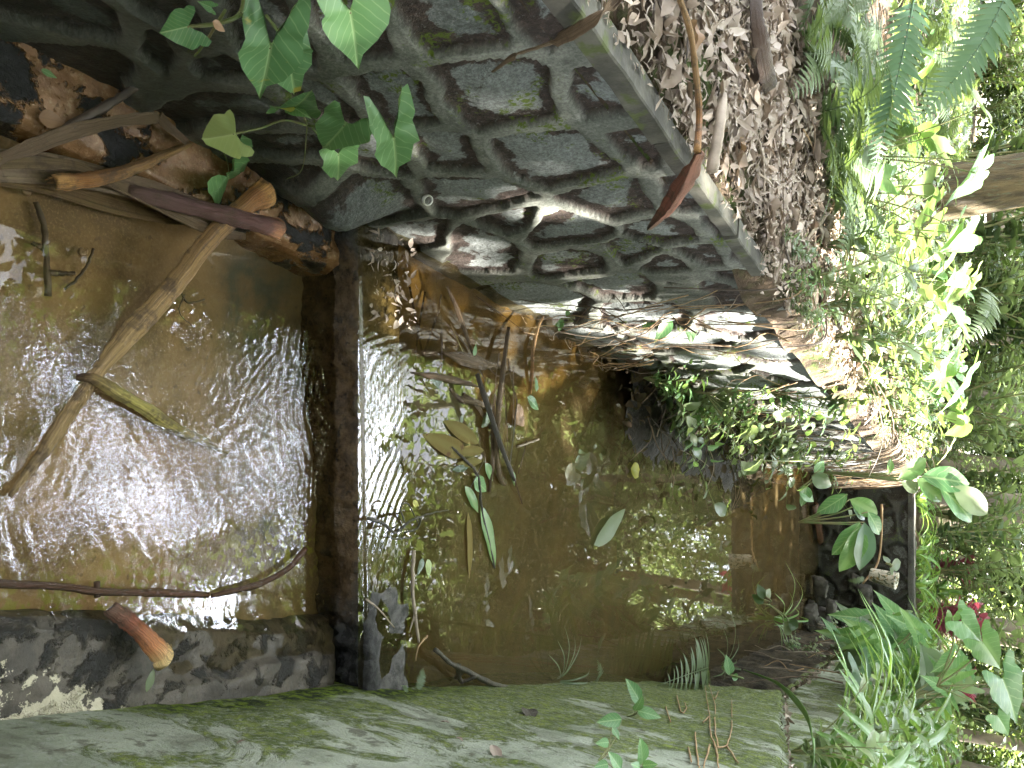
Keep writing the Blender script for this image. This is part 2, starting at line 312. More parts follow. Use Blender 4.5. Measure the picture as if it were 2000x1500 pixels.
bare = b.attr('bare'); bc = b.mix(b.ramp(b.noise(b.scale(p, (18, 5, 9)), 1, 5, .7), .35, .65), (.022, .018, .012), (.11, .09, .06)); col = b.mix(bare, col, bc); lip = b.attr('lip'); lc = b.mix(b.ramp(b.noise(p, 40, 5), .4, .6), (.02, .035, .006), (.16, .23, .015)); col = b.mix(b.m('MULTIPLY', lip, b.ramp(b.noise(p, 12, 5, .6), .36, .48)), col, lc)
n.links.new(b.princ(col, .8, b.bump(b.m('ADD', b.m('ADD', b.noise(p, 60, 6, .78), b.m('MULTIPLY', b.noise(p, 14, 5, .7), 1.4)), b.m('MULTIPLY', mm, .8)), 1.0, .014), .3), o.inputs[0]); M['slab'] = m
# ---- ground
m, n, o = mat('forest_floor'); b = NB(n); p = b.pos(); f = b.noise(p, 7, 6, .7); g = b.noise(p, 1.1, 4)
col = b.mix(b.ramp(f, .35, .65), (.045, .032, .022), (.16, .115, .08)); col = b.mix(b.m('MULTIPLY', b.ramp(g, .45, .6), b.ramp(b.noise(p, 16, 5, .7), .45, .6)), col, (.06, .09, .02))
n.links.new(b.princ(col, .9, b.bump(b.noise(p, 30, 6, .7), 1.0, .03), .2), o.inputs[0]); M['ground'] = m
# ---- sheaths and dry palm
M['sheath_orange'] = sheathmat('sheath_orange', [(0, (.55, .30, .10)), (.05, (.34, .15, .045)), (.16, (.30, .17, .065)), (.5, (.36, .235, .10)), (1, (.26, .19, .10))], fib=26)
M['sheath_purple'] = sheathmat('sheath_purple', [(0, (.44, .21, .10)), (.05, (.14, .06, .055)), (.3, (.13, .072, .065)), (.6, (.17, .115, .075)), (1, (.20, .14, .09))], fib=26)
M['sheath_short'] = sheathmat('sheath_short', [(0, (.72, .55, .26)), (.14, (.58, .24, .10)), (.38, (.24, .075, .04)), (.6, (.12, .075, .055)), (1, (.13, .09, .065))], fib=22, L=.30)
M['sheath_red'] = sheathmat('sheath_red', [(0, (.20, .14, .09)), (.3, (.27, .10, .065)), (.7, (.22, .09, .06)), (1, (.30, .15, .075))], fib=22, L=.5)
M['sheath_dark'] = sheathmat('sheath_dark', [(0, (.025, .014, .01)), (.25, (.06, .03, .018)), (.6, (.05, .035, .025)), (1, (.09, .05, .03))], fib=22, L=.5)
M['dry_blade'] = sheathmat('dry_blade', [(0, (.15, .10, .06)), (.5, (.20, .145, .085)), (1, (.17, .11, .06))], fib=20, rough=.5)
M['wet_blade'] = sheathmat('wet_blade', [(0, (.13, .085, .05)), (.5, (.16, .115, .06)), (1, (.11, .075, .04))], fib=20, rough=.25)
M['grey_stalk'] = sheathmat('grey_stalk', [(0, (.05, .045, .04)), (.5, (.11, .105, .095)), (1, (.06, .055, .045))], fib=18, rough=.35)
M['yellow_sheath'] = sheathmat('yellow_sheath', [(0, (.24, .13, .07)), (.25, (.42, .36, .10)), (.7, (.36, .30, .09)), (1, (.22, .16, .06))], fib=20, L=.4)
M['wet_stick'] = sheathmat('wet_stick', [(0, (.07, .035, .02)), (.5, (.10, .05, .03)), (1, (.06, .04, .025))], fib=14, rough=.18)
M['white'] = simple('white', (.72, .72, .69), (.62, .61, .56), 30, .4)
M['shell'] = simple('shell', (.16, .10, .06), (.27, .19, .12), 40, .3)
M['stick_moss'] = simple('stick_moss', (.03, .028, .022), (.08, .07, .05), 40, .45, .8, .006)
m, n, o = mat('paper_cup'); b = NB(n); p = b.obj(); f = b.noise(b.scale(p, (1, 1, .7)), 22, 3, .5, 1.5)
col = b.mix(b.ramp(f, .52, .56), (.55, .52, .44), (.10, .12, .07)); col = b.mix(b.ramp(b.noise(p, 40, 3), .58, .62), col, (.32, .22, .08))
n.links.new(b.princ(col, .5), o.inputs[0]); M['cup'] = m
# ================================================================== the setting
def surf(name, xs, ys, zf, material, attrs=None, kind='structure'):
    X, Y = np.meshgrid(xs, ys, indexing='ij'); Z = zf(X, Y); mb = MB()
    mb.add(np.stack([X, Y, Z], -1).reshape(-1, 3), [q[::-1] for q in grid_faces(len(xs), len(ys))])
    return tag(mb.build(name, material, attrs={k: fn(X, Y).ravel() for k, fn in (attrs or {}).items()}), kind=kind)
WY = lambda X: 1.572 + .024 * (X + .43)                 # weir front line
def bed_z(X, Y):
    deep = np.exp(-((X + .15) ** 2 / .09 + (Y - 1.47) ** 2 / .05)) * .07 + sst(1.25, 1.5, Y) * .02
    return -.055 - deep + fbm(X * 5, Y * 5, 3) * .03
def deep(X, Y):
    d = np.exp(-((X + .17 + fbm(X * 7, Y * 7, 5) * .3) ** 2 / .045 + (Y - 1.42 + fbm(X * 6, Y * 6, 9) * .25) ** 2 / .03))
    e = np.exp(-((X - .42) ** 2 / .05 + (Y - 1.45) ** 2 / .03)) * .75
    f = sst(.02, .16, fbm(X * 4, Y * 4, 31)) * .45 * sst(0, .3, X + .1)
    return np.clip(d * 1.5 + e + f, 0, 1)
def algae(X, Y): return np.exp(-((X - .45) ** 2 / .006)) * sst(.5, .8, Y) * .9 + np.exp(-((X + .12) ** 2 / .01 + (Y - .82) ** 2 / .01)) * .6
surf('stream_bed', np.arange(-1.1, 1.6, .02), np.arange(-1.5, 1.66, .02), bed_z, M['bed'], {'deep': deep, 'algae': algae})
def waveset(X, Y, seed, lams, slope, iso=0.0, cx=.12, cy=1.78):
    """height of short waves running out from the weir: crests across the flow, broken by drifting phases"""
    rg_ = np.random.RandomState(seed); r = np.hypot(X - cx, Y - cy); l = np.arctan2(X - cx, cy - Y) * .7; h = 0
    for k, lam in enumerate(lams):
        a_ = rg_.uniform(-.9, .9) if rg_.rand() > iso else rg_.uniform(-1.6, 1.6); ph = fbm(X * (.16 / lam), Y * (.16 / lam), seed + k * 3, 3) * 13 + fbm(X * 4, Y * 4, seed + 50 + k) * 8
        gate = sst(-.10, .16, fbm(X * 7 + k * 3, Y * 7, seed + 70 + k)); h = h + gate * slope * lam / 6.283 * np.sin(6.283 * (r * math.cos(a_) + l * math.sin(a_)) / lam + ph)
    return h
def rip_low(X, Y):
    wv = fbm(X * 9, Y * 9, 12) * .16; t = (1.6 - Y)
    l = -.12 - .03 * t + wv; r = .34 + .05 * t + wv * 1.5
    core = sst(l - .03, l + .05, X) * (1 - sst(r - .12, r + .1, X))
    calm = sst(-.05, .12, fbm(X * 5 + 3, Y * 4, 40)) * .75 * sst(.25, .5, t)
    lateral = (1 - sst(.45, .62, X)) * sst(l, l + .2, X) * .22
    return np.clip(np.maximum(core * (.5 + .5 * np.exp(-t * .8)) * (1 - calm), lateral), 0, 1)
def low_z(X, Y):
    r = rip_low(X, Y) * np.maximum(.15 + .85 * sst(-.06, .10, fbm(X * 4.6 + 1.7, Y * 4.6, 120)), np.exp(-((1.5 - Y) / .28) ** 2) * .95); n_ = np.exp(-((1.6 - Y) / .42) ** 2)
    return r * (n_ * waveset(X, Y, 1, (.013, .015, .018, .021, .026, .033), .16) + (1 - n_) * waveset(X, Y, 2, (.016, .020, .025, .032, .042, .055), .095, .5) + waveset(X, Y, 4, (.05, .08), .035, .3))
surf('stream_water', np.unique(np.r_[np.arange(-1.0, -.26, .02), np.arange(-.26, .72, .0036), np.arange(.72, 1.5, .02)]), np.unique(np.r_[np.arange(-1.5, .55, .03), np.arange(.55, 1.588, .0036)]), low_z, M['water_low'], {'ripple': rip_low})
PZ = .102
surf('pond_bed', np.arange(-1.2, 3.4, .05), np.arange(1.72, 10.0, .05), lambda X, Y: .04 - .16 * sst(1.75, 2.6, Y) * sst(-.1, .5, X + .457 - .19 * (Y - 1.517)) + fbm(X * 4, Y * 4, 6) * .03, M['bed'], {'deep': lambda X, Y: (.2 + .4 * sst(-.05, .15, fbm(X * 3, Y * 3, 17))) * sst(.0, .5, X + .457 - .19 * (Y - 1.517) + fbm(X * 6, Y * 6, 18) * .4), 'algae': lambda X, Y: np.exp(-((Y - 1.86) ** 2 / .004)) * sst(-.05, .1, X) * .8})
def rip_p(X, Y):
    wv = fbm(X * 8, Y * 8, 21) * .12
    a = (1 - sst(1.72, 1.80, Y + wv * .4)) * sst(-.25, -.1, X + wv) * (1 - sst(.42, .62, X + wv))
    s = sst(.06, .13, fbm(X * 6, Y * 2.0, 51)) * .14 * (1 - sst(2.6, 4, Y)); return np.clip(a * (.25 + .5 * sst(-.1, .12, fbm(X * 6, Y * 6, 130))) + s, 0, 1)
xs = np.unique(np.r_[np.arange(-1.0, -.35, .02), np.arange(-.35, .75, .0045), np.arange(.75, 1.3, .02), np.arange(1.3, 3.4, .06)]); ys = np.unique(np.r_[np.arange(1.572, 1.83, .0045), np.arange(1.83, 3, .02), np.arange(3, 10, .1)])
def turb(X, Y): return sst(1.72, 2.0, Y) * (.30 + .70 * sst(.05, .55, X + .457 - .19 * (Y - 1.517)))
def pond_z(X, Y):
    r = rip_p(X, Y); return PZ + r * sst(1.84, 1.78, Y) * waveset(X, Y, 9, (.014, .018, .024, .03), .075, .6, .1, 2.6) + sst(1.8, 1.9, Y) * sst(3.4, 2.2, Y) * .00012 * np.sin(Y * 75 + fbm(X * 5, Y * 7, 3) * 16) * sst(-.1, .12, fbm(X * 3, Y * 3, 61)) - .004 * (1 - sst(1.572, 1.578, Y - .024 * (X + .43)))
surf('pond_water', xs, ys, pond_z, M['water_pond'], {'ripple': rip_p, 'turb': turb})

# ---- ledges, each a thing of its own
def strip(name, inner, edge, zt, material, parent=None, amp=.01, seed=0, n=220, m=34, attrs=None, ridge=0.0, label=None, cat=None):
    """a slab of concrete between a back line and an outer edge (world xy), outer face dropping under water"""
    I = spline(np.c_[inner, np.zeros(len(inner))], 24)[:, :2]; E = spline(np.c_[edge, np.zeros(len(edge))], 24)[:, :2]
    def res(P): 
        d = np.r_[0, np.cumsum(np.hypot(*np.diff(P, axis=0).T))]; t = np.linspace(0, d[-1], n); return np.c_[np.interp(t, d, P[:, 0]), np.interp(t, d, P[:, 1])]
    I, E = res(I), res(E); t = np.linspace(0, 1, m)[None, :, None]; G = I[:, None] * (1 - t) + E[:, None] * t
    X, Y = G[..., 0], G[..., 1]; tt = np.broadcast_to(t[..., 0], X.shape)
    Z = zt(X, Y) + fbm(X * 14, Y * 14, seed) * amp * 2.2 + fbm(X * 50, Y * 50, seed + 9) * amp * .8 - sst(.86, 1.0, tt) ** 2 * .02
    G = np.stack([X, Y, Z], -1); T = G[:, -1:].copy(); dirn = (E - I); dirn /= np.linalg.norm(dirn, axis=1)[:, None] + 1e-9
    T2 = T.copy(); T2[:, 0, :2] += dirn * (.012 + .02 * fbm(E[:, 0] * 20, E[:, 1] * 20, seed)[:, None]); T2[..., 2] -= .03; T3 = T2.copy(); T3[..., 2] -= .16
    G = np.concatenate([G, T2, T3], 1); mb = MB(); mb.add(G.reshape(-1, 3), grid_faces(*G.shape[:2]))
    A = {k: np.concatenate([fn(X, Y, tt), np.zeros((n, 2))], 1).ravel() for k, fn in (attrs or {}).items()}
    o = mb.build(name, material, parent, attrs=A); tag(o, label, cat); return o
edgeL = [onz(x, y, 0)[:2] for x, y in ((0, 232), (70, 262), (150, 300), (225, 330), (300, 368), (350, 400), (410, 408), (470, 440), (530, 470), (600, 500), (660, 530))]
d0 = nrm(edgeL[1] - edgeL[0]); edgeL = [edgeL[0] - d0 * 1.6] + edgeL
backL = [lw(a, 0, -.03)[:2] for a in np.linspace(-2.4, .1, 8)]
strip('stone_ledge', backL, edgeL, lambda X, Y: .026 + 0 * X, M['ledge'], amp=.011, seed=70, label='orange brown wet ledge with black crusts at the foot of the tall stone wall', cat='ledge')
edgeR = [onz(x, y, 0)[:2] for x, y in ((0, 1207), (100, 1209), (190, 1211), (340, 1217), (450, 1222), (560, 1226), (660, 1214))]
d0 = nrm(edgeR[1] - edgeR[0]); edgeR = [edgeR[0] - d0 * 1.6] + edgeR
backR = [(float(XW(y_)) + .05, y_) for y_ in (-1.2, -.4, 0, .4, .8, 1.2, 1.585)]
def zr(X, Y): return .034 - .034 * sst(.88, 1.06, Y + fbm(X * 9, Y * 9, 3) * .35 - .55 * sst(.62, .74, X)) - .014 * sst(1.38, 1.44, Y)
strip('mud_ledge', backR, edgeR, zr, M['mudledge'], amp=.012, seed=33, attrs={'lichen': lambda X, Y, t: 1.28 * sst(.98, .74, Y + fbm(X * 6, Y * 6, 4) * .5) * sst(.40, .50, X)}, label='dark muddy ledge with pale lichen at the foot of the mossy wall', cat='ledge')

# ---- weir
def build_weir():
    x = np.linspace(-.47, 1.2, 300); prof = []
    S = [(0, -.16), (0, -.05), (0, 0), (0, .03), (0, .058), (.004, .074), (.012, .082), (.03, .084), (.06, .084), (.09, .084), (.12, .084), (.15, .083), (.18, .080), (.20, .07), (.23, .0)]
    G = np.zeros((len(x), len(S), 3)); dry = np.zeros(G.shape[:2]); blk = dry.copy(); top = dry.copy()
    for j, (dy, z) in enumerate(S):
        yy = WY(x) + dy; nn = fbm(x * 16, 3 + dy * 16 + z * 22, 60); face = 1.0 if dy < .02 else .35
        dr = sst(.53, .60, x + fbm(x * 8, dy * 20 + 0 * x, 5) * .2) * (1 if .0 < dy < .19 else 0) * (1 - .0 * x)
        bl = np.maximum(sst(-.30, -.40, x + fbm(x * 20, z * 30 + dy * 20 + 0 * x, 7) * .14), sst(.50, .66, x + fbm(x * 15, z * 25 + dy * 10 + 0 * x, 9) * .2) * (1 if dy < .055 else 0))
        G[:, j, 0] = x; G[:, j, 1] = yy - nn * .040 * face - fbm(x * 5, 3 + 0 * x, 67) * .035 - fbm(x * 55, z * 70 + dy * 30 + 0 * x, 66) * .014 * face - (bl * .02 * (vn(x * 40, z * 60 + dy * 40 + 0 * x, 2)) if dy < .05 else 0)
        G[:, j, 2] = z + (fbm(x * 12, dy * 16 + 0 * x, 44) * .030 - .004 + dr * .026 * (1 + 1.0 * fbm(x * 12, dy * 14 + 0 * x, 57)) + bl * .012 * (z > .05)) * (z > .02)
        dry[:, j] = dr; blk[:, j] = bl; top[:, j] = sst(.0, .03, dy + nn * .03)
    mb = MB(); mb.add(G.reshape(-1, 3), grid_faces(*G.shape[:2]))
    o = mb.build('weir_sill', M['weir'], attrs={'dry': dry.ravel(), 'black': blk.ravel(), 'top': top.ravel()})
    tag(o, 'low brown concrete weir crossing the stream between the two walls', 'weir'); return o
build_weir()

# ---- stone walls
def stone_grid(A, Hh, seeds, rec=.018, mort=.015, seed=0, sx=1.0, rad=.27):
    AA, HH = np.meshgrid(A, Hh, indexing='ij'); wa = AA + fbm(AA * 6, HH * 6, seed) * .07 + fbm(AA * 20, HH * 20, seed + 5) * .018; wh = HH + fbm(AA * 6, HH * 6, seed + 2) * .07 + fbm(AA * 20, HH * 20, seed + 7) * .018
    d1 = np.full(AA.shape, 9.0); d2 = d1.copy(); cid = np.zeros(AA.shape, int)
    for k, (a, h, s) in enumerate(seeds):
        d = np.hypot((wa - a) * sx, wh - h) - s; lt = d < d1
        d2 = np.where(lt, d1, np.minimum(d2, d)); cid = np.where(lt, k, cid); d1 = np.where(lt, d, d1)
    e = np.minimum((d2 - d1) * .5, (rad - d1) * .9); mw = mort * (1 + 1.1 * fbm(AA * 4, HH * 4, seed + 3) * 2)
    st = sst(mw, mw + .005, e); bul = sst(.03, .12, e); rng = np.random.RandomState(seed + 1); tilt = (rng.rand(len(seeds), 3) - .5)
    sa = np.array([q[0] for q in seeds])[cid]; sh = np.array([q[1] for q in seeds])[cid]
    off = st * (-rec + bul * .012 + ((AA - sa) * tilt[cid, 0] + (HH - sh) * tilt[cid, 1]) * .07 + fbm(AA * 14, HH * 14, seed + 4) * .008 + fbm(AA * 60, HH * 60, seed + 8) * .006) + (1 - st) * fbm(AA * 9, HH * 9, seed + 6) * .012 + fbm(AA * 1.5, HH * 1.5, 99) * .02
    cell = rng.rand(len(seeds))[cid]; return AA, HH, off, st, cell, 1 - sst(.02, .075, e)
stones_px = [(690,380,.07),(950,180,.08),(1080,28,.05),(1215,185,.05),(780,190,.06),(860,300,.03),(1085,315,.06),(1265,285,.04),(925,388,.05),(1205,390,.04),(920,480,.02),(828,462,.01),(1095,452,.03),
  (1340,375,.03),(1420,440,.02),(1300,455,.02),(870,45,.06),(710,60,.05),(610,200,.04),(560,285,.03),(470,215,.05),(400,140,.04),(300,110,.05),(180,50,.05),(500,50,.06),(600,340,.02),(350,30,.03),(1000,430,.02),(730,300,.02),(1180,80,.01),(1385,505,.03),(1305,520,.02),(1215,500,.03),(1150,508,.02),(1455,500,.02),(1470,455,.0),(1400,330,.0),(1430,545,.03),(1340,560,.03),(1250,560,.03),(1330,290,.01)]
seeds = []
for x, y, s in stones_px:
    q = onlw(x, y); seeds.append((np.dot(q - LW0, LWD), q[2], s))
rg = random.Random(5); a = .95
while a < 8.6:
    for h in (.14, .48, .82): seeds.append((a + rg.uniform(-.1, .1) + (.16 if h == .48 else 0), h + rg.uniform(-.06, .06), rg.uniform(0, .05)))
    a += rg.uniform(.36, .5)
a = -2.4
while a < -.75:
    for h in (.12, .38, .66, .92): seeds.append((a + rg.uniform(-.1, .1), h + rg.uniform(-.06, .06), rg.uniform(0, .05)))
    a += .32
WT = 1.0
A = np.unique(np.r_[np.arange(-2.4, -1.0, .03), np.arange(-1.0, 1.3, .0065), np.arange(1.3, 4.5, .012), np.arange(4.5, 7.95, .03)]); Hh = np.arange(-.15, WT + .001, .0075)
AA, HH, off, st, cell, rim = stone_grid(A, Hh, seeds, seed=11)
rooty = sst(.85, 1.1, AA + fbm(AA * 5, HH * 3, 81) * .5)
off += rooty * (fbm(AA * 26, HH * 2.2 + AA * 5, 77) * .026 + fbm(AA * 8, HH * 1.6, 78) * .04)
off += np.exp(-((AA + .07) ** 2 / .012 + (HH - .14) ** 2 / .012)) * .10            # the big boulder low in the wall by the weir
Pw = LW0 + AA[..., None] * LWD + off[..., None] * LWN + HH[..., None] * np.array((0, 0, 1.0))
damp = np.clip(sst(.42, .0, HH + fbm(AA * 5, HH * 5, 14) * .5 - sst(-.1, -.9, AA) * .5) * sst(.75, -.2, AA) + sst(.12, .04, HH + fbm(AA * 9, HH * 9, 3) * .1), 0, 1)
lwall = empty('stone_wall', lw(0, 0), 'tall wall of large rough stones in raised mortar joints, leaf litter along its top', 'wall')
mb = MB(); mb.add(Pw.reshape(-1, 3), [q[::-1] for q in grid_faces(*AA.shape)])
mb.build('stonework', M['stone'], lwall, attrs={'stone': (st * (1 - .0 * rooty)).ravel(), 'cell': cell.ravel(), 'damp': damp.ravel(), 'rim': rim.ravel()})
def block(mb, a0, a1, o0, o1, z0, z1, frame=lw, n=14, amp=.006, seed=0, r=.003):
    """a worn coping block, its edges rounded"""
    aa = np.linspace(a0, a1, n); k = []
    for (o, z) in ((o0, z0), (o0, (z0 + z1) / 2), (o0, z1 - r), (o0 + (r if o1 > o0 else -r), z1), ((o0 + o1) / 2, z1), (o1 + (-r if o1 > o0 else r), z1), (o1, z1 - r), (o1, z0)):
        k.append([frame(x, z + fbm(x * 9 + z, o * 15, seed) * amp * 2, o + fbm(x * 12, z * 15 + o, seed + 3) * amp * 2) for x in aa])
    G = np.array(k); nn = G.shape[0]; mb.add(G.reshape(-1, 3), grid_faces(nn, n) + [tuple(i * n for i in range(nn))[::-1], tuple(i * n + n - 1 for i in range(nn))])
a = -2.4; k = 0; cuts = [-2.4, -1.7, -1.1, -.62, -.115, .40, .70]
for a0, a1 in zip(cuts[:-1], cuts[1:]):
    mb = MB(); block(mb, a0 + .004, a1 - .004,   .018 + rg.uniform(-.006, .008), -.030, WT - .010, 1.025 + rg.uniform(-.006, .006), seed=k, n=60, amp=.005); k += 1
    mb.build('coping', M['coping'], lwall, smooth=False)

# ---- far cross wall
fa = onz(1598, 925, .1); fb = onz(1606, 1225, .1); FX0, FX1, FY = .90, 2.95, 9.15
def fw(a, h, off=0.0): return np.array((FX0 + a, FY - off + .02 * a, h))
sf = [(rg.uniform(0, 2.1), rg.uniform(-.05, 1.05), rg.uniform(0, .03)) for _ in range(60)]
A = np.arange(-.25, 2.3, .018); Hh = np.arange(-.1, 1.02, .018); AA, HH, off, st, cell, rim = stone_grid(A, Hh, sf, rec=.04, mort=.012, seed=41, sx=.7)
P = np.stack([FX0 + AA, FY - off + .02 * AA, HH], -1); fwall = empty('cross_wall', fw(1, 0), 'dark dry stone wall closing the far end of the pond', 'wall')
mb = MB(); mb.add(P.reshape(-1, 3), [q[::-1] for q in grid_faces(*AA.shape)]); mb.build('stonework', M['stone_far'], fwall, attrs={'stone': st.ravel(), 'cell': cell.ravel(), 'damp': np.clip(.25 + sst(.3, .0, HH), 0, .8).ravel(), 'rim': rim.ravel()})
mb = MB(); block(mb, -.3, 2.3, .04, -.3, 1.0, 1.06, frame=fw, n=60, amp=.012); mb.build('coping', M['stone_far'], fwall)

# ---- right wall: a rendered, mossy face; far along its foot the render is gone and rough stone shows; above a littered step a second course stands a little back
rwall = empty('mossy_wall', (1.3, 2, 0), 'tall mossy concrete wall along the pond, its foot hidden by the ledge', 'wall')
def zcr(y): return np.interp(y, (-3, 1.0, 1.96, 4.44, 10), (1.16, 1.15, 1.13, .64, .60))      # the step
def zbk(y): return np.interp(y, (3.7, 3.94, 4.44, 10), (-.1, .11, .63, .60))                     # where the render has broken away
Yv = np.unique(np.r_[np.arange(-2.5, .6, .05), np.arange(.6, 4.8, .0095), np.arange(4.8, 9.4, .03)]); tv = np.linspace(0, 1, 110)
YY, TT = np.meshgrid(Yv, tv, indexing='ij'); ZZ = -.15 + TT * (zcr(YY) + .15) + fbm(YY * 8, TT * 3, 12) * .03 * TT
lo = sst(.02, -.03, ZZ - zbk(YY) + fbm(YY * 7, ZZ * 7, 19) * .12) * sst(3.6, 3.8, YY)
off = fbm(YY * 4, ZZ * 4, 23) * .022 + fbm(YY * 22, ZZ * 22, 24) * .007 + lo * (-.035 + fbm(YY * 20, ZZ * 5, 25) * .07) - sst(.97, 1.0, TT) ** 2 * .02
P = np.stack([XW(YY) - off, YY, ZZ], -1); mb = MB(); mb.add(P.reshape(-1, 3), grid_faces(*YY.shape))
h_ = ZZ - np.where(YY < 1.57, .03, .10)
mossy = .075 + .17 * np.exp(-np.clip(h_, 0, 2) / .30) * sst(.5, 1.4, YY) + .06 * sst(1.0, 2.5, YY) - .11 * sst(1.15, .6, YY)
lip = sst(.13, .06, h_ + fbm(YY * 8, ZZ * 8, 29) * .10) * sst(.90, 1.05, YY) * sst(2.4, 1.7, YY)
mb.build('rendered_face', M['slab'], rwall, attrs={'mossy': mossy.ravel(), 'lip': lip.ravel(), 'bare': lo.ravel()})
YY, TT = np.meshgrid(np.unique(np.r_[np.arange(-2.5, 1.5, .1), np.arange(1.5, 9.4, .02)]), np.linspace(0, 1, 60), indexing='ij'); z0 = zcr(YY) - .02; z1 = np.maximum(1.08, zcr(YY) + .05); sb = .055
u = TT * 1.3; ZZ = z0 + np.clip(u, 0, 1) * (z1 - z0) + fbm(YY * 5, TT, 41) * .02; off = -sb + fbm(YY * 5, ZZ * 5, 42) * .03 + fbm(YY * 20, ZZ * 20, 43) * .01 - np.clip(u - 1, 0, 1) * .5
P = np.stack([XW(YY) - off, YY, ZZ], -1); mb = MB(); mb.add(P.reshape(-1, 3), grid_faces(*YY.shape)); mb.build('upper_course', M['slab'], rwall, attrs={'mossy': (.09 + .05 * np.sin(YY * 3) + 0 * ZZ).ravel(), 'lip': (0 * ZZ).ravel(), 'bare': (sst(.1, .25, fbm(YY * 3, ZZ * 3, 44)) * .4).ravel()})
YY, TT = np.meshgrid(np.arange(-2.5, 9.4, .03), np.linspace(0, 1, 5), indexing='ij'); P = np.stack([XW(YY) + .012 + TT * .08, YY, zcr(YY) - .012 + 0 * TT + fbm(YY * 12, TT * 2, 47) * .02], -1); mb = MB(); mb.add(P.reshape(-1, 3), grid_faces(*YY.shape)); mb.build('step', M['ground'], rwall)

# ---- ground: left bank, far garden, right bank, in one sheet round the channel
def bank(a, b): 
    """height of the left bank at distance b behind the wall face"""
    return .93 + .09 * sst(.02, .05, b) + .025 * sst(.05, .16, b) + .10 * np.clip(b - .6, 0, 3) + .05 * np.clip(b - 3.6, 0, 40) + fbm(a * 1.3, b * 1.3, 91) * .16 * sst(.1, .8, b) + fbm(a * 6, b * 6, 92) * .03 * sst(.05, .2, b)
mb = MB(); a = np.r_[np.arange(-3, 8, .08), np.arange(8, 70, 1.5)]; bb = np.r_[.015, .025, .035, .05, .07, np.arange(.10, 3, .06), np.arange(3, 12, .3), np.arange(12, 60, 3)]
AA, BB = np.meshgrid(a, bb, indexing='ij'); P = LW0 + AA[..., None] * LWD - (BB - (.05 + .08 * fbm(AA * 4, AA * 0 + 2, 8)) * sst(.66, .85, AA) * sst(1, .2, BB))[..., None] * LWN; P[..., 2] = bank(AA, BB); mb.add(P.reshape(-1, 3), grid_faces(*AA.shape))
def gz_right(X, Y): return 1.02 + .05 * np.clip(Y - 10, 0, 12) * .5 + fbm(X * 1.1, Y * 1.1, 93) * .12 + .05 * np.clip(X - 3 - .2 * Y, 0, 6)
XX, YY = np.meshgrid(np.linspace(0, 1, 50), np.r_[np.arange(9.4, 20, .25), np.arange(20, 90, 3)], indexing='ij'); x0 = -.457 + .19 * (YY - 1.517) - .2; PX = x0 + XX ** 1.6 * 60
mb.add(np.stack([PX, YY, gz_right(PX, YY)], -1).reshape(-1, 3), [q[::-1] for q in grid_faces(*XX.shape)])
XX, YY = np.meshgrid(np.linspace(0, 1, 90), np.arange(-4, 9.61, .2), indexing='ij'); x0 = XW(YY) + .10; PX = x0 + XX ** 1.8 * 45
mb.add(np.stack([PX, YY, gz_right(PX, YY) * sst(-.5, .35, PX - x0) + 1.06 * (1 - sst(-.5, .35, PX - x0)) + .02], -1).reshape(-1, 3), [q[::-1] for q in grid_faces(*XX.shape)])
tag(mb.build('ground', M['ground']), kind='structure')
# ================================================================== leaves
def frame(base, tip, nrml):
    y = np.asarray(tip, float) - base; L = np.linalg.norm(y); y = y / L; z = np.asarray(nrml, float); z = nrm(z - y * np.dot(z, y)); x = np.cross(y, z)
    return x, y, z, L
def leaf_shape(kind):
    """half widths along the leaf, t from base to tip (width as a fraction of length)"""
    t = np.linspace(0, 1, 11)
    return t, {'ovate': .34 * np.sin(np.pi * t ** .75) ** .9 * (1 - .25 * t), 'lance': .16 * np.sin(np.pi * t ** .8) ** .85, 'strap': .055 * (np.minimum(1, t * 6 + .35)) * (1 - t ** 3) ** .8,
               'broad': .21 * np.sin(np.pi * t ** .95) ** .8, 'pinna': .11 * np.minimum(1, t * 9 + .3) * (1 - t ** 2.2), 'heart': .40 * np.sin(np.pi * np.clip(t * .9 + .1, 0, 1) ** .62) ** .8}[kind]
def add_leaf(mb, base, tip, nrml, kind='ovate', wid=1.0, fold=.25, droop=.12, wave=0.0, seed=0, var=None):
    x, y, z, L = frame(base, tip, nrml); t, wv = leaf_shape(kind); wv = wv * wid; V = []; UV = []; rg_ = np.random.RandomState(seed); ph = rg_.rand() * 6
    for i, (tt, ww) in enumerate(zip(t, wv)):
        for u in (-1, -.5, 0, .5, 1):
            h = fold * abs(u) * ww - droop * (tt ** 2 - tt * .9) * 1.0 + wave * math.sin(tt * 13 + ph + u * 2) * abs(u) * ww
            V.append(base + (y * tt + x * u * ww + z * h) * L); UV.append((u * ww, tt))
    mb.add(V, grid_faces(len(t), 5), UV); return len(V)
ARW = [(0, .78), (.055, .62), (.15, .40), (.235, .20), (.27, .06), (.265, -.04), (.24, -.10), (.265, -.18), (.275, -.27), (.235, -.355), (.175, -.33), (.10, -.22), (.04, -.09), (0, -.03)]
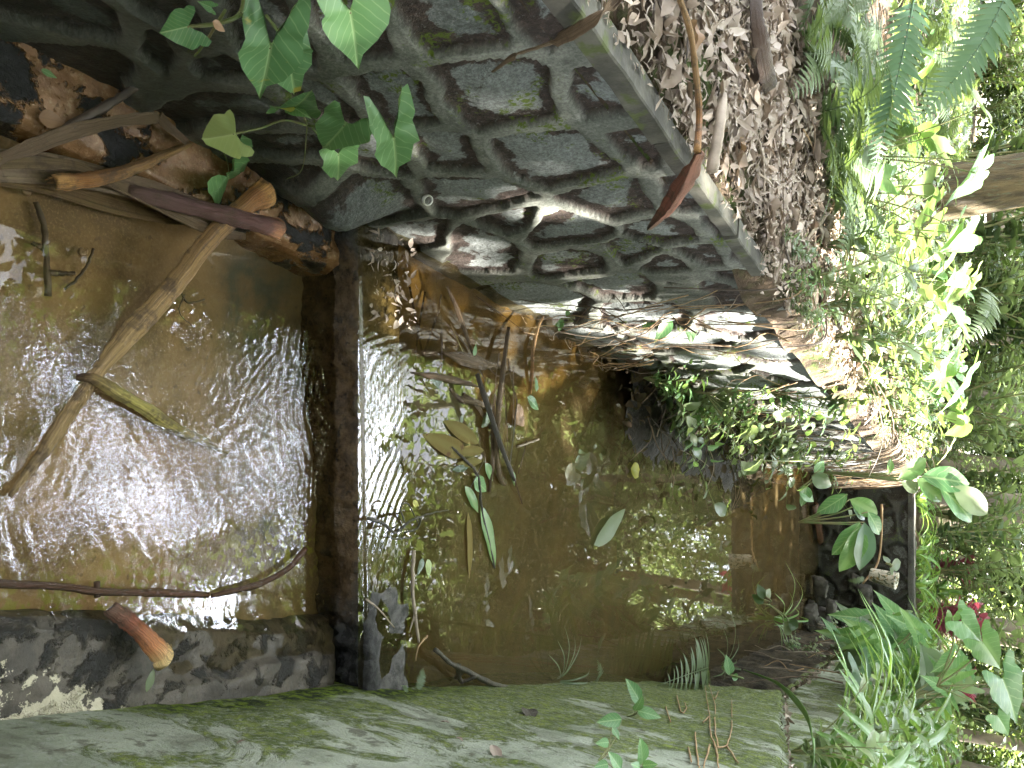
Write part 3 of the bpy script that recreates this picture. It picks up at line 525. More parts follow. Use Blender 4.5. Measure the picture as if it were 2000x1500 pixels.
def arrow_mesh(mb, base, tip, nrml, wid=1.0, lobe=1.0, fold=.2, droop=.1, wave=.02, seed=0, lr=(1, 1)):
    """arrowhead blade: base is where the stalk meets it, two lobes behind"""
    x, y, z, L = frame(base, tip, nrml); L /= .78; rg_ = np.random.RandomState(seed); ph = rg_.rand() * 6
    for sgn, k in ((1, lr[0]), (-1, lr[1])):
        O = np.array(ARW) * 1.0; O[:, 0] *= sgn * wid * k; neg = O[:, 1] < 0; O[neg, 1] *= lobe * k; axis = np.array([(0, max(-.03, min(.78, q[1]))) for q in ARW]); n = len(O); V = []; UV = []
        # the lobe's own rib runs back and outwards
        rib = np.array([(sgn * wid * .13 * min(1, max(0, -q[1]) / .25), q[1] if q[1] > 0 else 0) for q in ARW])
        for j in range(5):
            f = j / 4
            for q, a in zip(O, axis):
                px, py = a[0] + (q[0] - a[0]) * f, a[1] + (q[1] - a[1]) * f
                h = fold * abs(px) - droop * (py - .1) ** 2 * 1.6 + wave * math.sin(py * 16 + ph + px * 7) * f - .25 * px * px
                V.append(base + (x * px + y * py + z * h) * L); UV.append((px, py))
        F = grid_faces(5, n); mb.add(V, F if sgn > 0 else [q[::-1] for q in F], UV)
def leafcloud(C_, N, S, rg_, fold=.25, asp=.42, up=None):
    """many small leaves at centres C_, facing N, of length S"""
    n = len(C_); r = rg_.normal(size=(n, 3)); y = r - N * (r * N).sum(1, keepdims=True)
    if up is not None: y = y + up
    y /= np.linalg.norm(y, axis=1, keepdims=True) + 1e-9; x = np.cross(y, N); S = S[:, None]
    V = np.stack([C_ - y * S * .5, C_ + x * S * asp * .5 + N * S * fold * .3 - y * S * .08, C_ + y * S * .5 - N * S * .08, C_ - x * S * asp * .5 + N * S * fold * .3 - y * S * .08], 1).reshape(-1, 3)
    i = np.arange(n)[:, None] * 4; F = np.concatenate([np.hstack([i, i + 1, i + 2]), np.hstack([i, i + 2, i + 3])])
    return V, F
def curlcloud(C_, N, S, rg_, asp=.4, curl=.5):
    """dead leaves: curled and creased blades of four rows"""
    n = len(C_); r = rg_.normal(size=(n, 3)); y = r - N * (r * N).sum(1, keepdims=True); y /= np.linalg.norm(y, axis=1, keepdims=True) + 1e-9; x = np.cross(y, N); S = S[:, None]
    cu = rg_.normal(0, curl, (n, 1)); fo = rg_.uniform(.1, .9, (n, 1)); tw = rg_.normal(0, .5, (n, 1)); a_ = asp * rg_.choice([.45, .8, 1.0, 1.5], (n, 1)) * rg_.uniform(.8, 1.2, (n, 1)); R = []
    for t, w_ in ((-.5, .06), (-.18, .42), (.18, .46), (.5, .03)):
        for u in (-1, 0, 1): R.append(C_ + y * S * t + x * S * a_ * w_ * u + N * S * (cu * t * t * 1.6 + fo * abs(u) * w_ * a_ * .8 + tw * t * u * w_ * a_))
    V = np.stack(R, 1).reshape(-1, 3); i = np.arange(n)[:, None] * 12
    F = np.concatenate([np.hstack([i + q * 3 + k, i + q * 3 + k + 1, i + q * 3 + k + 4, i + q * 3 + k + 3]) for q in range(3) for k in range(2)]); return V, F
def cloud_obj(name, V, F, material, parent=None, var=None, nv=4):
    me = bpy.data.meshes.new(name); me.vertices.add(len(V)); me.vertices.foreach_set('co', V.ravel()); me.loops.add(F.size); me.loops.foreach_set('vertex_index', F.ravel().astype(np.int32))
    me.polygons.add(len(F)); me.polygons.foreach_set('loop_start', np.arange(0, F.size, F.shape[1], dtype=np.int32)); me.polygons.foreach_set('loop_total', np.full(len(F), F.shape[1], np.int32))
    me.update(calc_edges=True)
    if var is not None:
        at = me.attributes.new('var', 'FLOAT', 'POINT'); at.data.foreach_set('value', np.repeat(var, nv).astype(np.float32))
    me.materials.append(material); o = bpy.data.objects.new(name, me); C.objects.link(o)
    if parent is not None: o.parent = parent
    return o

# ================================================================== arrowhead vines on the tall wall
def wallvine(label, leaves, stems, group='arrowhead vines on the stone wall', root=None):
    r = onlw(*root); t = empty('arrowhead_vine', r, label, 'climbing plant', group)
    for k, (bx, by, tx, ty, ob, ot, wid, lobe, mt, tilt, lr) in enumerate(leaves):
        b_, e = onlw(bx, by, ob), onlw(tx, ty, ot); view = nrm(CAM - b_); n_ = nrm(view * .75 + np.array((0, 0, .55)) + LWN * .25 + np.array(tilt))
        mb = MB(); arrow_mesh(mb, b_, e, n_, wid, lobe, seed=k + int(bx), lr=lr, fold=.32, wave=.045); mb.build('leaf', M[mt], t)
    for P, r0 in stems:
        mb = MB(); tube(mb, [onlw(x, y, o) for x, y, o in P], r0, r0 * .7, 6, n=6, seed=int(P[0][0])); mb.build('stem', M['stem'], t)
    return t
wallvine('arrowhead vine with the largest pale green leaves hanging high on the stone wall', [
    (528, 93, 509, 199, .13, .16, 1.15, 1.9, 'arrow_spot', (0, 0, 0), (1, 1.0)), (562, 112, 581, 195, .09, .10, 1.0, 1.2, 'arrow_spot', (0, 0, 0), (1, 1)),
    (684, 24, 703, 139, .14, .17, 1.35, 1.25, 'arrow', (0, 0, 0), (1.0, 1.25)), (366, 52, 308, 66, .12, .13, 1.6, 1.1, 'arrow', (0, 0, .2), (1, 1.15)), (412, 14, 385, 2, .1, .1, 1.2, 1, 'arrow', (0, 0, 0), (1, 1))],
    [([(480, -30, .02), (470, 25, .04), (430, 45, .07), (366, 52, .12)], .004), ([(470, 25, .04), (500, 60, .09), (528, 93, .13)], .0035), ([(520, 30, .03), (548, 70, .06), (562, 112, .09)], .003), ([(640, -40, .03), (665, 0, .1), (684, 24, .14)], .0035), ([(440, 20, .04), (400, 85, .02), (380, 110, .02)], .0025)], root=(480, -20))
wallvine('arrowhead vine of five smaller leaves and one pale drooping leaf low on the stone wall', [
    (672, 245, 629, 298, .07, .09, 1.5, 1.3, 'arrow', (0, 0, 0), (1, 1)), (661, 303, 663, 360, .06, .08, 1.15, 1.1, 'arrow', (0, 0, 0), (1, 1)), (769, 273, 778, 352, .10, .12, .95, 2.1, 'arrow', (0, 0, 0), (1, 1)),
    (455, 262, 386, 275, .12, .12, 1.35, .75, 'arrow_pale', (0, 0, .3), (1, 1)), (446, 343, 449, 376, .04, .03, 1.6, 1.8, 'arrow', (0, 0, .6), (1, 1)),
    (576, 208, 610, 186, .07, .09, 1.3, .6, 'arrow', (0, 0, 0), (1, 1)), (574, 210, 606, 230, .07, .09, 1.1, .6, 'arrow', (0, 0, 0), (1, 1)), (572, 208, 548, 212, .07, .08, 1.3, .6, 'yellow', (0, 0, 0), (1, 1))],
    [([(600, 245, .015), (555, 235, .05), (510, 250, .09), (455, 262, .12)], .0025), ([(600, 245, .015), (640, 250, .04), (672, 245, .07)], .003), ([(610, 250, .02), (640, 285, .04), (661, 303, .06)], .0022), ([(640, 247, .03), (700, 250, .05), (740, 262, .07), (769, 273, .10)], .0022), ([(600, 245, .015), (592, 225, .04), (576, 209, .07)], .002), ([(600, 245, .015), (590, 330, .01), (560, 350, .01)], .0015), ([(430, 280, .02), (445, 320, .02), (446, 343, .04)], .0015)], root=(600, 245))
# a few small ones on the rock face further along
def plantlet(name, label, cat, group, root, leaves, mt, kind='ovate', wid=1.0, srf=None, nrml=None, parent=None, stem=.002):
    """a small plant: stalks from its root to each leaf. leaves: (base xyz, tip xyz)"""
    t = empty(name, root, label, cat, group)
    for k, (b_, e) in enumerate(leaves):
        n_ = nrml if nrml is not None else nrm(nrm(CAM - np.asarray(b_)) * .5 + np.array((0, 0, .8)))
        mb = MB(); add_leaf(mb, np.asarray(b_), np.asarray(e), n_, kind, wid, seed=k); mb.build('leaf', M[mt], t)
        mb = MB(); mid = (np.asarray(root) + b_) / 2 + np.array((0, 0, .02)); tube(mb, [root, mid, b_], stem, stem * .6, 5, n=4); mb.build('stem', M['stem'], t)
    return t

# ================================================================== things lying about
GS = 'dry palm sheaths in the lower pool'
def part(name, mb, m, parent, label=None):
    o = mb.build(name, M[m], parent); tag(o, label); return o
def sheath(name, label, cat, P, wid, depth, th, m, group=None, n=8, up=(0, 0, 1), k=9):
    """gutter-shaped palm stalk; wid: half width at each control point"""
    t = empty(name, P[0], label, cat, group); Q = spline(P, n); w_ = np.interp(np.linspace(0, 1, len(Q)), np.linspace(0, 1, len(wid)), wid); d_ = np.interp(np.linspace(0, 1, len(Q)), np.linspace(0, 1, len(depth)), depth)
    rr = np.random.RandomState(int(abs(Q[0][0] * 7919)) % 9999); w_ = w_ * (1 + .10 * np.interp(np.linspace(0, 9, len(Q)), np.arange(10), rr.randn(10))); Q = Q + np.interp(np.linspace(0, 5, len(Q)), np.arange(6), rr.randn(6))[:, None] * np.array((.0, .0, .0)) + (rr.rand(len(Q), 3) - .5) * w_.mean() * .10
    mb = MB(); sweep(mb, Q, [crescent(a, b_, min(th, a * .7), k) + (rr.rand(2 * k, 2) - .5) * a * .10 for a, b_ in zip(w_, d_)], up)
    e0 = Q[0]; dv = nrm(Q[0] - Q[2]); sv = nrm(np.cross(dv, (0, 0, 1)))
    if w_[0] > .010:
        for q in range(7): s0 = e0 + sv * w_[0] * rr.uniform(-.9, .9); tube(mb, [s0 - dv * .02, s0 + dv * rr.uniform(.004, .02) + sv * rr.uniform(-.006, .006) + np.array((0, 0, rr.uniform(-.004, .006)))], .0022, .0008, 4, n=3)
    part('stalk', mb, m, t); return t
def Z(pts): return [onz(x, y, z) for x, y, z in pts]
t = sheath('palm_stalk', 'long orange brown palm stalk slanting from the left ledge down into the pool', 'palm stalk', Z([(523, 376, .075), (480, 400, .075), (400, 478, .055), (330, 570, .035), (250, 655, .008), (170, 752, -.006), (95, 868, .004), (18, 970, .012)]), [.034, .023, .022, .022, .022, .019, .012, .005], [-.012, -.012, -.012, -.008, -.006, -.004, -.003, -.002], .012, 'sheath_orange')
t = sheath('palm_sheath', 'purple brown folded palm sheath lying across the orange stalk', 'palm sheath', Z([(543, 447, .085), (505, 437, .09), (440, 420, .085), (350, 398, .06), (250, 372, .03)]), [.026, .022, .022, .02, .016], [-.012, -.014, -.012, -.008, -.004], .012, 'sheath_purple')
for P, w0, nm in (([(455, 432, .075), (380, 405, .055), (300, 375, .04), (200, 350, .02), (100, 330, .012), (-30, 322, .02)], [.012, .022, .024, .026, .03, .03], 'dry_blade'), ([(480, 462, .06), (420, 452, .06), (340, 415, .05), (260, 375, .04), (200, 350, .04), (150, 325, .03), (60, 318, .02), (-20, 318, .02)], [.008, .014, .014, .012, .010, .010, .012, .012], 'wet_blade'), ([(420, 430, .02), (330, 415, -.005), (220, 390, -.01), (90, 350, -.005), (-40, 330, 0)], [.01, .026, .03, .03, .025], 'dry_blade')):
    Q = spline(Z(P), 8); wv = np.interp(np.linspace(0, 1, len(Q)), np.linspace(0, 1, len(w0)), w0); mb = MB(); sweep(mb, Q, [crescent(a, a * .3, .003, 7) for a in wv]); part('leaf_blade', mb, nm, t)
sheath('palm_stalk', 'short curved yellow brown palm stalk resting on the edge of the left ledge', 'palm stalk', Z([(104, 356, .03), (150, 354, .035), (200, 347, .04), (260, 330, .05), (310, 308, .05), (368, 282, .045)]), [.018, .014, .013, .0125, .010, .006], [-.007] * 6, .010, 'sheath_orange')
t = sheath('palm_leaf_strip', 'dry palm leaf strip folded to a sharp corner on the left ledge', 'palm leaf', Z([(-20, 318, .015), (60, 288, .03), (140, 258, .05), (230, 237, .08), (312, 229, .10)]), [.008, .014, .015, .012, .010], [.004] * 5, .004, 'dry_blade')
Q = spline(Z([(312, 229, .10), (335, 252, .085), (368, 280, .05)]), 6); mb = MB(); sweep(mb, Q, [crescent(.014 - .006 * i / len(Q), .004, .004, 7) for i in range(len(Q))]); part('leaf_blade', mb, 'dry_blade', t)
sheath('palm_sheath', 'yellow green palm sheath half sunk in the rippling pool', 'palm sheath', Z([(150, 737, -.004), (185, 741, .012), (230, 768, .02), (285, 800, .010), (340, 835, -.012), (400, 862, -.03), (440, 885, -.045)]), [.007, .011, .015, .014, .012, .009, .005], [-.008] * 7, .007, 'yellow_sheath')
sheath('palm_sheath', 'broken palm sheath with flared cream and orange end on the muddy ledge', 'palm sheath', Z([(320, 1284, .06), (300, 1262, .062), (270, 1230, .058), (240, 1205, .05), (212, 1186, .04)]), [.030, .022, .019, .017, .013], [-.012, -.010, -.008, -.006, -.004], .010, 'sheath_short')
def stick(label, P, r0, r1, m='twig', name='twig', cat='twig', group=None, n=6, wob=.002, k=6, forks=()):
    t = empty(name, P[0], label, cat, group); mb = MB(); tube(mb, P, r0, r1, k, wob, n, seed=len(P) + int(abs(P[0][0]) * 1e4)); part('shoot' if forks else 'stem', mb, m, t)
    for F in forks: mb = MB(); tube(mb, F, r1 * 1.0, r1 * .5, 5, wob, n); part('side_shoot', mb, m, t)
    return t
stick('smooth dark stick leaning from the stone wall onto the left ledge', Z([(275, 163, .12), (235, 190, .09), (180, 222, .06), (100, 272, .03)]), .007, .010, 'twig', 'stick', 'stick')
stick('dark forked twig lying on the sand in clear water', Z([(70, 395, -.03), (85, 440, -.03), (90, 490, -.025), (95, 578, -.02)]), .006, .007, forks=[Z([(90, 488, -.03), (75, 480, -.03), (62, 474, -.035)]), Z([(93, 532, -.02), (120, 534, -.025), (145, 533, -.03)])])
stick('thin curved dark twig beside the forked twig on the sand', Z([(182, 487, -.03), (172, 515, -.025), (150, 545, -.028), (127, 564, -.03)]), .003, .003)
stick('thin twigs sunk in the dark corner of the lower pool', Z([(350, 555, -.05), (365, 590, -.05), (400, 585, -.06)]), .003, .002, forks=[Z([(360, 575, -.05), (350, 610, -.05), (380, 640, -.05)])])
t = sheath('flower_stalk', 'long straight wet brown stalk floating with a cross piece near its end', 'stalk', Z([(-40, 1139, .006), (120, 1146, .008), (190, 1155, .012), (300, 1158, .012), (405, 1162, .008)]), [.008, .008, .009, .009, .006], [-.004] * 5, .012, 'wet_stick')
mb = MB(); tube(mb, Z([(189, 1136, .012), (190, 1166, .012)]), .006, .006, 7); part('cross_piece', mb, 'wet_stick', t)
sheath('flower_stalk', 'bent dark stalk with a yellow scar floating near the weir', 'stalk', Z([(410, 1164, .008), (450, 1155, .014), (505, 1141, .018), (560, 1112, .02), (596, 1072, .012)]), [.005, .007, .008, .008, .007], [-.004] * 5, .012, 'wet_stick')
# snail shells on the sand
for (x, y, lb) in ((50, 372, 'small brown snail shell on the sand below the dry palm blade'), (160, 492, 'dark brown snail shell on the sand beside the thin curved twig')):
    c = onz(x, y, -.025); mb = MB(); u = np.linspace(0, 1, 60); r = .002 + .007 * u ** 1.4; P = [c + np.array((.006 * uu * math.cos(uu * 15), .006 * uu * math.sin(uu * 15), .007 * (1 - uu))) for uu in u]
    sweep(mb, P, [circ(q * .75, 8) for q in r]); tag(mb.build('snail_shell', M['shell'], origin=c), lb, 'snail shell')
# white ring wedged on the wall
c = onlw(835, 391, .01); ax = nrm(LWN * .5 + np.array((0, -.2, .85))); e1 = nrm(np.cross(ax, (0, 1, .2))); e2 = np.cross(ax, e1); mb = MB(); V = []; K = 36
for i in range(K):
    q = e1 * math.cos(2 * math.pi * i / K) + e2 * math.sin(2 * math.pi * i / K)
    for rr, hh in ((.0135, -.005), (.0135, .004), (.012, .006), (.0105, .005), (.0105, -.005)): V.append(c + q * rr + ax * hh)
mb.add(V, [(i * 5 + j, i * 5 + (j + 1) % 5, ((i + 1) % K) * 5 + (j + 1) % 5, ((i + 1) % K) * 5 + j) for i in range(K) for j in range(5)])
tag(mb.build('plastic_ring', M['white'], origin=c), 'small white plastic bottle ring stuck on the stone wall', 'ring')
# dry things over the coping and litter
def LC(pts): return [onlw(x, y, o) for x, y, o in pts]
t = sheath('palm_leaf', 'dry reddish palm leaf drooping over the wall top on an orange stalk', 'palm leaf', LC([(1264, 447, .06), (1295, 405, .08), (1330, 352, .09), (1362, 296, .07)]), [.004, .020, .022, .010], [-.010, -.014, -.014, -.008], .012, 'sheath_red')
mb = MB(); tube(mb, LC([(1362, 296, .07), (1366, 220, -.02), (1358, 130, -.06), (1348, 60, -.1), (1325, -10, -.14)]), .0065, .005, 7); part('stalk', mb, 'sheath_orange', t)
sheath('palm_leaf_strip', 'long dry grey palm strip hanging from the wall top over pale stones', 'palm leaf', LC([(1215, -12, .02), (1170, 32, .04), (1090, 78, .03), (1005, 110, .03), (962, 140, .02)]), [.009, .012, .010, .006, .002], [.003] * 5, .003, 'dry_blade')
stick('pale bare stick lying across the wall top', LC([(1412, 185, -.15), (1405, 250, -.05), (1390, 334, .045)]), .010, .012, 'twig_pale', 'stick', 'stick')
def bank_pt(x, y, dz=0.0):
    """the point of the left bank seen at a pixel"""
    d = ray(x, y); s = .3
    for _ in range(4000):
        p = CAM + d * s; q = p - LW0; b_ = -np.dot(q, LWN); a_ = np.dot(q, LWD)
        if b_ > .06 and p[2] < bank(a_, b_) + dz: return p
        s += .01
        if s > 40: return None
    return None
sheath('palm_sheath', 'dark glossy brown palm sheath lying on the leaf litter', 'palm sheath', [bank_pt(x, y, .04) for x, y in ((1494, 168), (1486, 140), (1476, 90), (1468, 40), (1470, -20))], [.022, .034, .028, .018, .014], [-.014] * 5, .016, 'sheath_dark')

# ================================================================== debris in the pond
pz = PZ
def PZs(pts): return [onz(x, y, pz + z) for x, y, z in pts]
GP = 'palm debris caught in the pond'
sheath('palm_stalk', 'long grey ridged dead stalk slanting over the debris in the pond', 'palm stalk', PZs([(930, 730, .05), (950, 790, .06), (975, 865, .05), (1003, 938, .012)]), [.008, .011, .009, .006], [-.006] * 4, .010, 'grey_stalk', GP)
sheath('palm_stalk', 'brown palm stalk across the debris with orange end in the pond', 'palm stalk', PZs([(992, 640, .02), (985, 690, .03), (972, 800, .035), (968, 880, .02), (975, 932, .01), (984, 947, .008)]), [.006, .009, .012, .012, .010, .009], [-.006] * 6, .009, 'wet_blade', GP)
sheath('palm_sheath', 'torn brown palm sheath floating by a green leaf in the pond', 'palm sheath', PZs([(862, 688, .004), (900, 700, .02), (940, 710, .025), (985, 720, .02)]), [.003, .022, .020, .006], [-.006] * 4, .005, 'wet_blade', GP)
sheath('palm_sheath', 'narrow dry palm strip standing out of the pond by the tall wall', 'palm sheath', PZs([(872, 560, .02), (890, 600, .03), (905, 640, .02), (922, 690, .008)]), [.002, .010, .010, .004], [-.004] * 4, .006, 'wet_blade', GP)
sheath('palm_sheath', 'grey brown palm strip floating below the torn sheath', 'palm sheath', PZs([(806, 728, .003), (850, 735, .008), (900, 745, .012), (935, 755, .005)]), [.002, .010, .012, .003], [-.004] * 4, .006, 'dry_blade', GP)
sheath('palm_sheath', 'sunken brown palm strip behind the grey stalk', 'palm sheath', PZs([(955, 960, .002), (962, 880, .01), (955, 800, .012), (900, 780, .004), (870, 750, -.01)]), [.004, .012, .011, .009, .003], [-.004] * 5, .006, 'wet_blade', GP)
sheath('palm_stalk', 'thin orange stalk leaning out of the pond towards the tall wall', 'palm stalk', PZs([(1035, 770, .0), (1038, 720, .01), (1040, 680, .015), (1050, 640, .012), (1060, 618, .01)]), [.005, .008, .009, .006, .004], [-.004] * 5, .010, 'sheath_orange', GP)
def lying(name, label, pts, m, cat='leaf', kind='ovate', wid=1.0, dz=.004, group=None, nrml=(0, 0, 1), fold=.1, droop=.05, wave=.05, z0=None):
    z0 = pz if z0 is None else z0; b_, e = onz(pts[0], pts[1], z0 + dz), onz(pts[2], pts[3], z0 + dz)
    mb = MB(); add_leaf(mb, b_, e, np.array(nrml, float), kind, wid, fold, droop, wave, seed=int(pts[0])); tag(mb.build(name, M[m], origin=b_), label, cat, group)
for L in (('big round green leaf lying just under the pond surface', (838, 830, 905, 745), 'leaf', 'heart', 1.3, -.012), ('bright yellow green leaf curving out of the water alone', (1160, 1065, 1222, 994), 'leaf_bright', 'lance', .8, .01), ('pale curled leaf floating near the weir', (835, 1092, 838, 1130), 'arrow_pale', 'ovate', .8, .008),
          ('small dark leaf floating beside the pale curled one', (826, 1090, 815, 1125), 'leaf', 'ovate', .8, .004), ('small yellow leaf on the wet weir', (806, 980, 818, 988), 'yellow', 'ovate', 1, .008), ('broad brown dead leaf soaking among the debris', (1005, 800, 1024, 832), 'dead_brown', 'heart', 1, .012),
          ('pink brown dead leaf on the weir end by the tall wall', (792, 488, 797, 512), 'dead', 'lance', 1.3, .02), ('green leaf standing up in the debris', (925, 695, 930, 672), 'arrow', 'ovate', .9, .03), ('bright green leaf floating behind the grey stalk', (940, 835, 962, 800), 'leaf_bright', 'broad', 1, .012),
          ('lobed bright green leaf behind the grey stalk', (958, 800, 948, 830), 'leaf_bright', 'heart', .9, .02), ('slim green leaf above the dead brown leaf', (1048, 765, 1046, 735), 'arrow', 'ovate', .8, .05), ('green leaf lying right of the dead brown leaf', (1030, 775, 1052, 800), 'arrow', 'lance', 1.3, .04), ('small green leaf rising from the debris', (1000, 920, 1005, 950), 'broad', 'ovate', .8, .01), ('yellow leaf in the debris by the mound', (1232, 915, 1252, 925), 'yellow', 'ovate', .9, .01)):
    lying('leaf', L[0], L[1], L[2], 'leaf', L[3], L[4], L[5])
lying('leaf', 'torn green leaf on the muddy ledge', (286, 1352, 300, 1306), 'leaf_bright', 'leaf', 'broad', 1.0, .05, z0=0)
lying('leaf', 'small green leaf with bright scraps on the left ledge', (80, 136, 112, 153), 'arrow', 'leaf', 'ovate', .7, .05, z0=0)
lying('leaf', 'brown veined dead leaf on the left ledge', (75, 228, 128, 240), 'dead_brown', 'leaf', 'ovate', 1.1, .04, z0=0)
lying('leaf', 'curled brown dead leaf hanging beside the topmost vine leaf', (415, 42, 440, 62), 'dead_brown', 'leaf', 'ovate', 1.1, .45, z0=.3)
# tangle of dark twigs at the weir
stick('black curled root tangle on the weir edge', PZs([(718, 1012, .015), (750, 1024, .03), (772, 1040, .05), (800, 1018, .06), (820, 1010, .05), (815, 1032, .03), (790, 1040, .02)]), .005, .003, 'stick_moss', 'root_tangle', 'roots', forks=[PZs([(772, 1028, .02), (756, 1042, .04), (770, 1052, .03), (805, 1050, .02)]), PZs([(800, 1018, .06), (840, 1003, .04), (876, 996, .01)]), PZs([(790, 1020, .05), (782, 990, .05), (798, 985, .04), (818, 1025, .03)])])
stick('long thin brown twig lying along the weir edge', PZs([(808, 1075, .01), (806, 1150, .02), (812, 1210, .02), (818, 1255, .02)]), .006, .004, 'twig_pale', forks=[PZs([(812, 1190, .02), (800, 1235, .01)])])
stick('dark mossy branch washed against the mossy wall', PZs([(850, 1268, .03), (880, 1295, .05), (915, 1312, .05), (960, 1335, .03), (1000, 1346, .02)]), .007, .010, 'stick_moss', 'branch', 'branch', forks=[PZs([(895, 1300, .05), (900, 1330, .02), (930, 1322, .06)]), PZs([(905, 1306, .05), (890, 1325, .01)])])
stick('thin pale twig on the dry end of the weir', PZs([(715, 1170, .03), (740, 1190, .035), (770, 1225, .03)]), .003, .002, 'twig_pale')
stick('small orange brown twig standing by the fern', PZs([(835, 1242, .03), (818, 1262, .04), (812, 1290, .03)]), .003, .002, 'root')
stick('pale bare twig floating among the leaves', PZs([(1010, 872, .006), (1030, 866, .01), (1052, 858, .006)]), .005, .004, 'twig_pale')

t = empty('wilted_branch', onz(830, 850, pz), 'wilted branch with mottled yellow green blades trailing through the middle of the pond', 'branch')
mb = MB(); tube(mb, PZs([(880, 872, .004), (905, 895, .012), (925, 915, .016), (935, 935, .014), (938, 965, .01), (942, 1000, .01), (955, 1060, .006), (966, 1110, .002)]), .005, .004, 6, .003); part('stem', mb, 'grey_stalk', t)
for k, (bx, by, tx, ty, kd, wd, mt, z) in enumerate(((935, 866, 866, 822, 'broad', .62, 'olive', .008), (912, 888, 824, 848, 'lance', .8, 'olive', .005), (945, 880, 888, 880, 'broad', .55, 'olive', .012), (942, 900, 892, 906, 'broad', .5, 'olive', .012), (915, 912, 882, 918, 'broad', .6, 'leaf_dark', .008), (908, 950, 935, 1002, 'lance', .9, 'broad', .008), (938, 985, 968, 1112, 'lance', .62, 'broad', .007), (914, 1000, 917, 1135, 'lance', .4, 'olive', .003), (925, 935, 950, 960, 'ovate', .8, 'arrow', .012), (948, 905, 962, 940, 'lance', 1.2, 'broad', .014))):
    mb = MB(); add_leaf(mb, onz(bx, by, pz + z), onz(tx, ty, pz + z * .3), np.array((.1 * math.sin(k), -.1, 1.0)), kd, wd, .15, .08, .08, seed=k); part('leaf', mb, mt, t)
# strips and stems tangled round it, some of them under the surface
tangle = [((992, 700, .012), (1000, 745, .02), (1010, 785, .006), .006, 'wet_blade'), ((1002, 715, .01), (1003, 790, .014), (998, 862, .006), .004, 'dry_blade'), ((1010, 780, .01), (1004, 840, .02), (996, 905, .006), .005, 'grey_stalk'), ((966, 770, .006), (962, 860, .012), (956, 965, .003), .007, 'wet_blade'), ((985, 760, .02), (990, 840, .03), (992, 915, .012), .004, 'wet_blade'), ((880, 632, .05), (893, 662, .035), (907, 694, .006), .0025, 'yellow_sheath'), ((884, 642, .015), (898, 660, .012), (914, 680, .004), .004, 'dry_blade'), ((915, 690, .01), (935, 720, .02), (948, 745, .01), .003, 'grey_stalk'), ((930, 578, .004), (985, 618, .005), (1035, 656, .003), .0015, 'wet_stick'), ((1005, 935, .02), (1014, 965, .008), (1020, 985, .004), .004, 'wet_stick'), ((1028, 860, .01), (1022, 890, .012), (1012, 925, .01), .004, 'wet_stick'), ((945, 900, .012), (930, 930, .02), (915, 960, .006), .0025, 'grey_stalk'), ((800, 560, -.012), (815, 640, -.014), (830, 720, -.012), .006, 'wet_stick'), ((830, 570, -.010), (818, 640, -.014), (808, 720, -.012), .005, 'wet_stick'), ((862, 575, -.012), (852, 620, -.012), (822, 705, -.012), .006, 'wet_stick'), ((862, 640, -.002), (863, 680, .004), (863, 718, -.004), .005, 'dry_blade'), ((950, 715, .012), (975, 735, .016), (1000, 725, .006), .003, 'dry_blade'), ((905, 770, .003), (930, 790, .01), (958, 835, .006), .010, 'dry_blade'), ((975, 690, .03), (968, 750, .04), (972, 830, .02), .003, 'dry_blade')]
for k, (p0, p1, p2, r, m_) in enumerate(tangle):
    Q = spline(PZs([p0, p1, p2]), 6); mb = MB(); sweep(mb, Q, [crescent(r * (1 - .5 * abs(i / len(Q) - .4)), r * .3, r * .4, 7) for i in range(len(Q))]); tag(mb.build('palm_strip', M[m_], origin=Q[0]), ('thin sunken strip near the weir end' if p0[2] < -.005 else 'thin torn strip tangled with the stalks in the pond'), 'palm strip', 'sunken strips near the weir end' if p0[2] < -.005 else 'torn strips tangled in the pond')
# ================================================================== vegetation
NR = np.random.RandomState(2024)
# ---- leaf litter on the left bank
def litter_pts(n, rng, bmax=.85, amax=2.6):
    a = rng.uniform(-1.6, amax, n); b_ = rng.uniform(.05, bmax, n); P = LW0 + a[:, None] * LWD - b_[:, None] * LWN; P[:, 2] = bank(a, b_) + rng.uniform(.004, .035, n); return P
P = np.concatenate([litter_pts(15000, NR), litter_pts(4000, NR, 3.0, 7)]); _y = NR.uniform(1.9, 9, 260); Pc = np.stack([XW(_y) + .03 + NR.uniform(-.02, .03, 260), _y, zcr(_y) + .01], -1)
Pk = LW0 + NR.uniform(-1.2, .8, 420)[:, None] * LWD - NR.uniform(-.005, .07, 420)[:, None] * LWN + np.array((0, 0, 1.035))
Pf = LW0 + NR.uniform(.68, 6, 2400)[:, None] * LWD - NR.uniform(-.06, .22, 2400)[:, None] * LWN; Pf[:, 2] = NR.uniform(1.01, 1.065, 2400); Pe = LW0 + NR.uniform(.58, 1.1, 500)[:, None] * LWD - NR.uniform(-.05, .16, 500)[:, None] * LWN; Pe[:, 2] = NR.uniform(1.03, 1.075, 500); Pw_ = np.stack([NR.uniform(-.42, -.16, 110), NR.uniform(1.6, 1.80, 110), NR.uniform(.108, .125, 110)], -1); P = np.concatenate([P, Pc, Pk, Pf, Pe, Pw_])
n_ = len(P); N = np.stack([NR.normal(0, .35, n_), NR.normal(0, .35, n_), np.ones(n_)], -1); N /= np.linalg.norm(N, axis=1, keepdims=True)
V, F = curlcloud(P, N, NR.uniform(.018, .042, n_) * NR.choice([.45, .7, 1, 1, 1.5, 2.0], n_) * np.where(np.arange(n_) >= 19260, .55, 1), NR)
tag(cloud_obj('leaf_litter', V, F, M['dead'], None, NR.rand(n_), 12), kind='stuff')
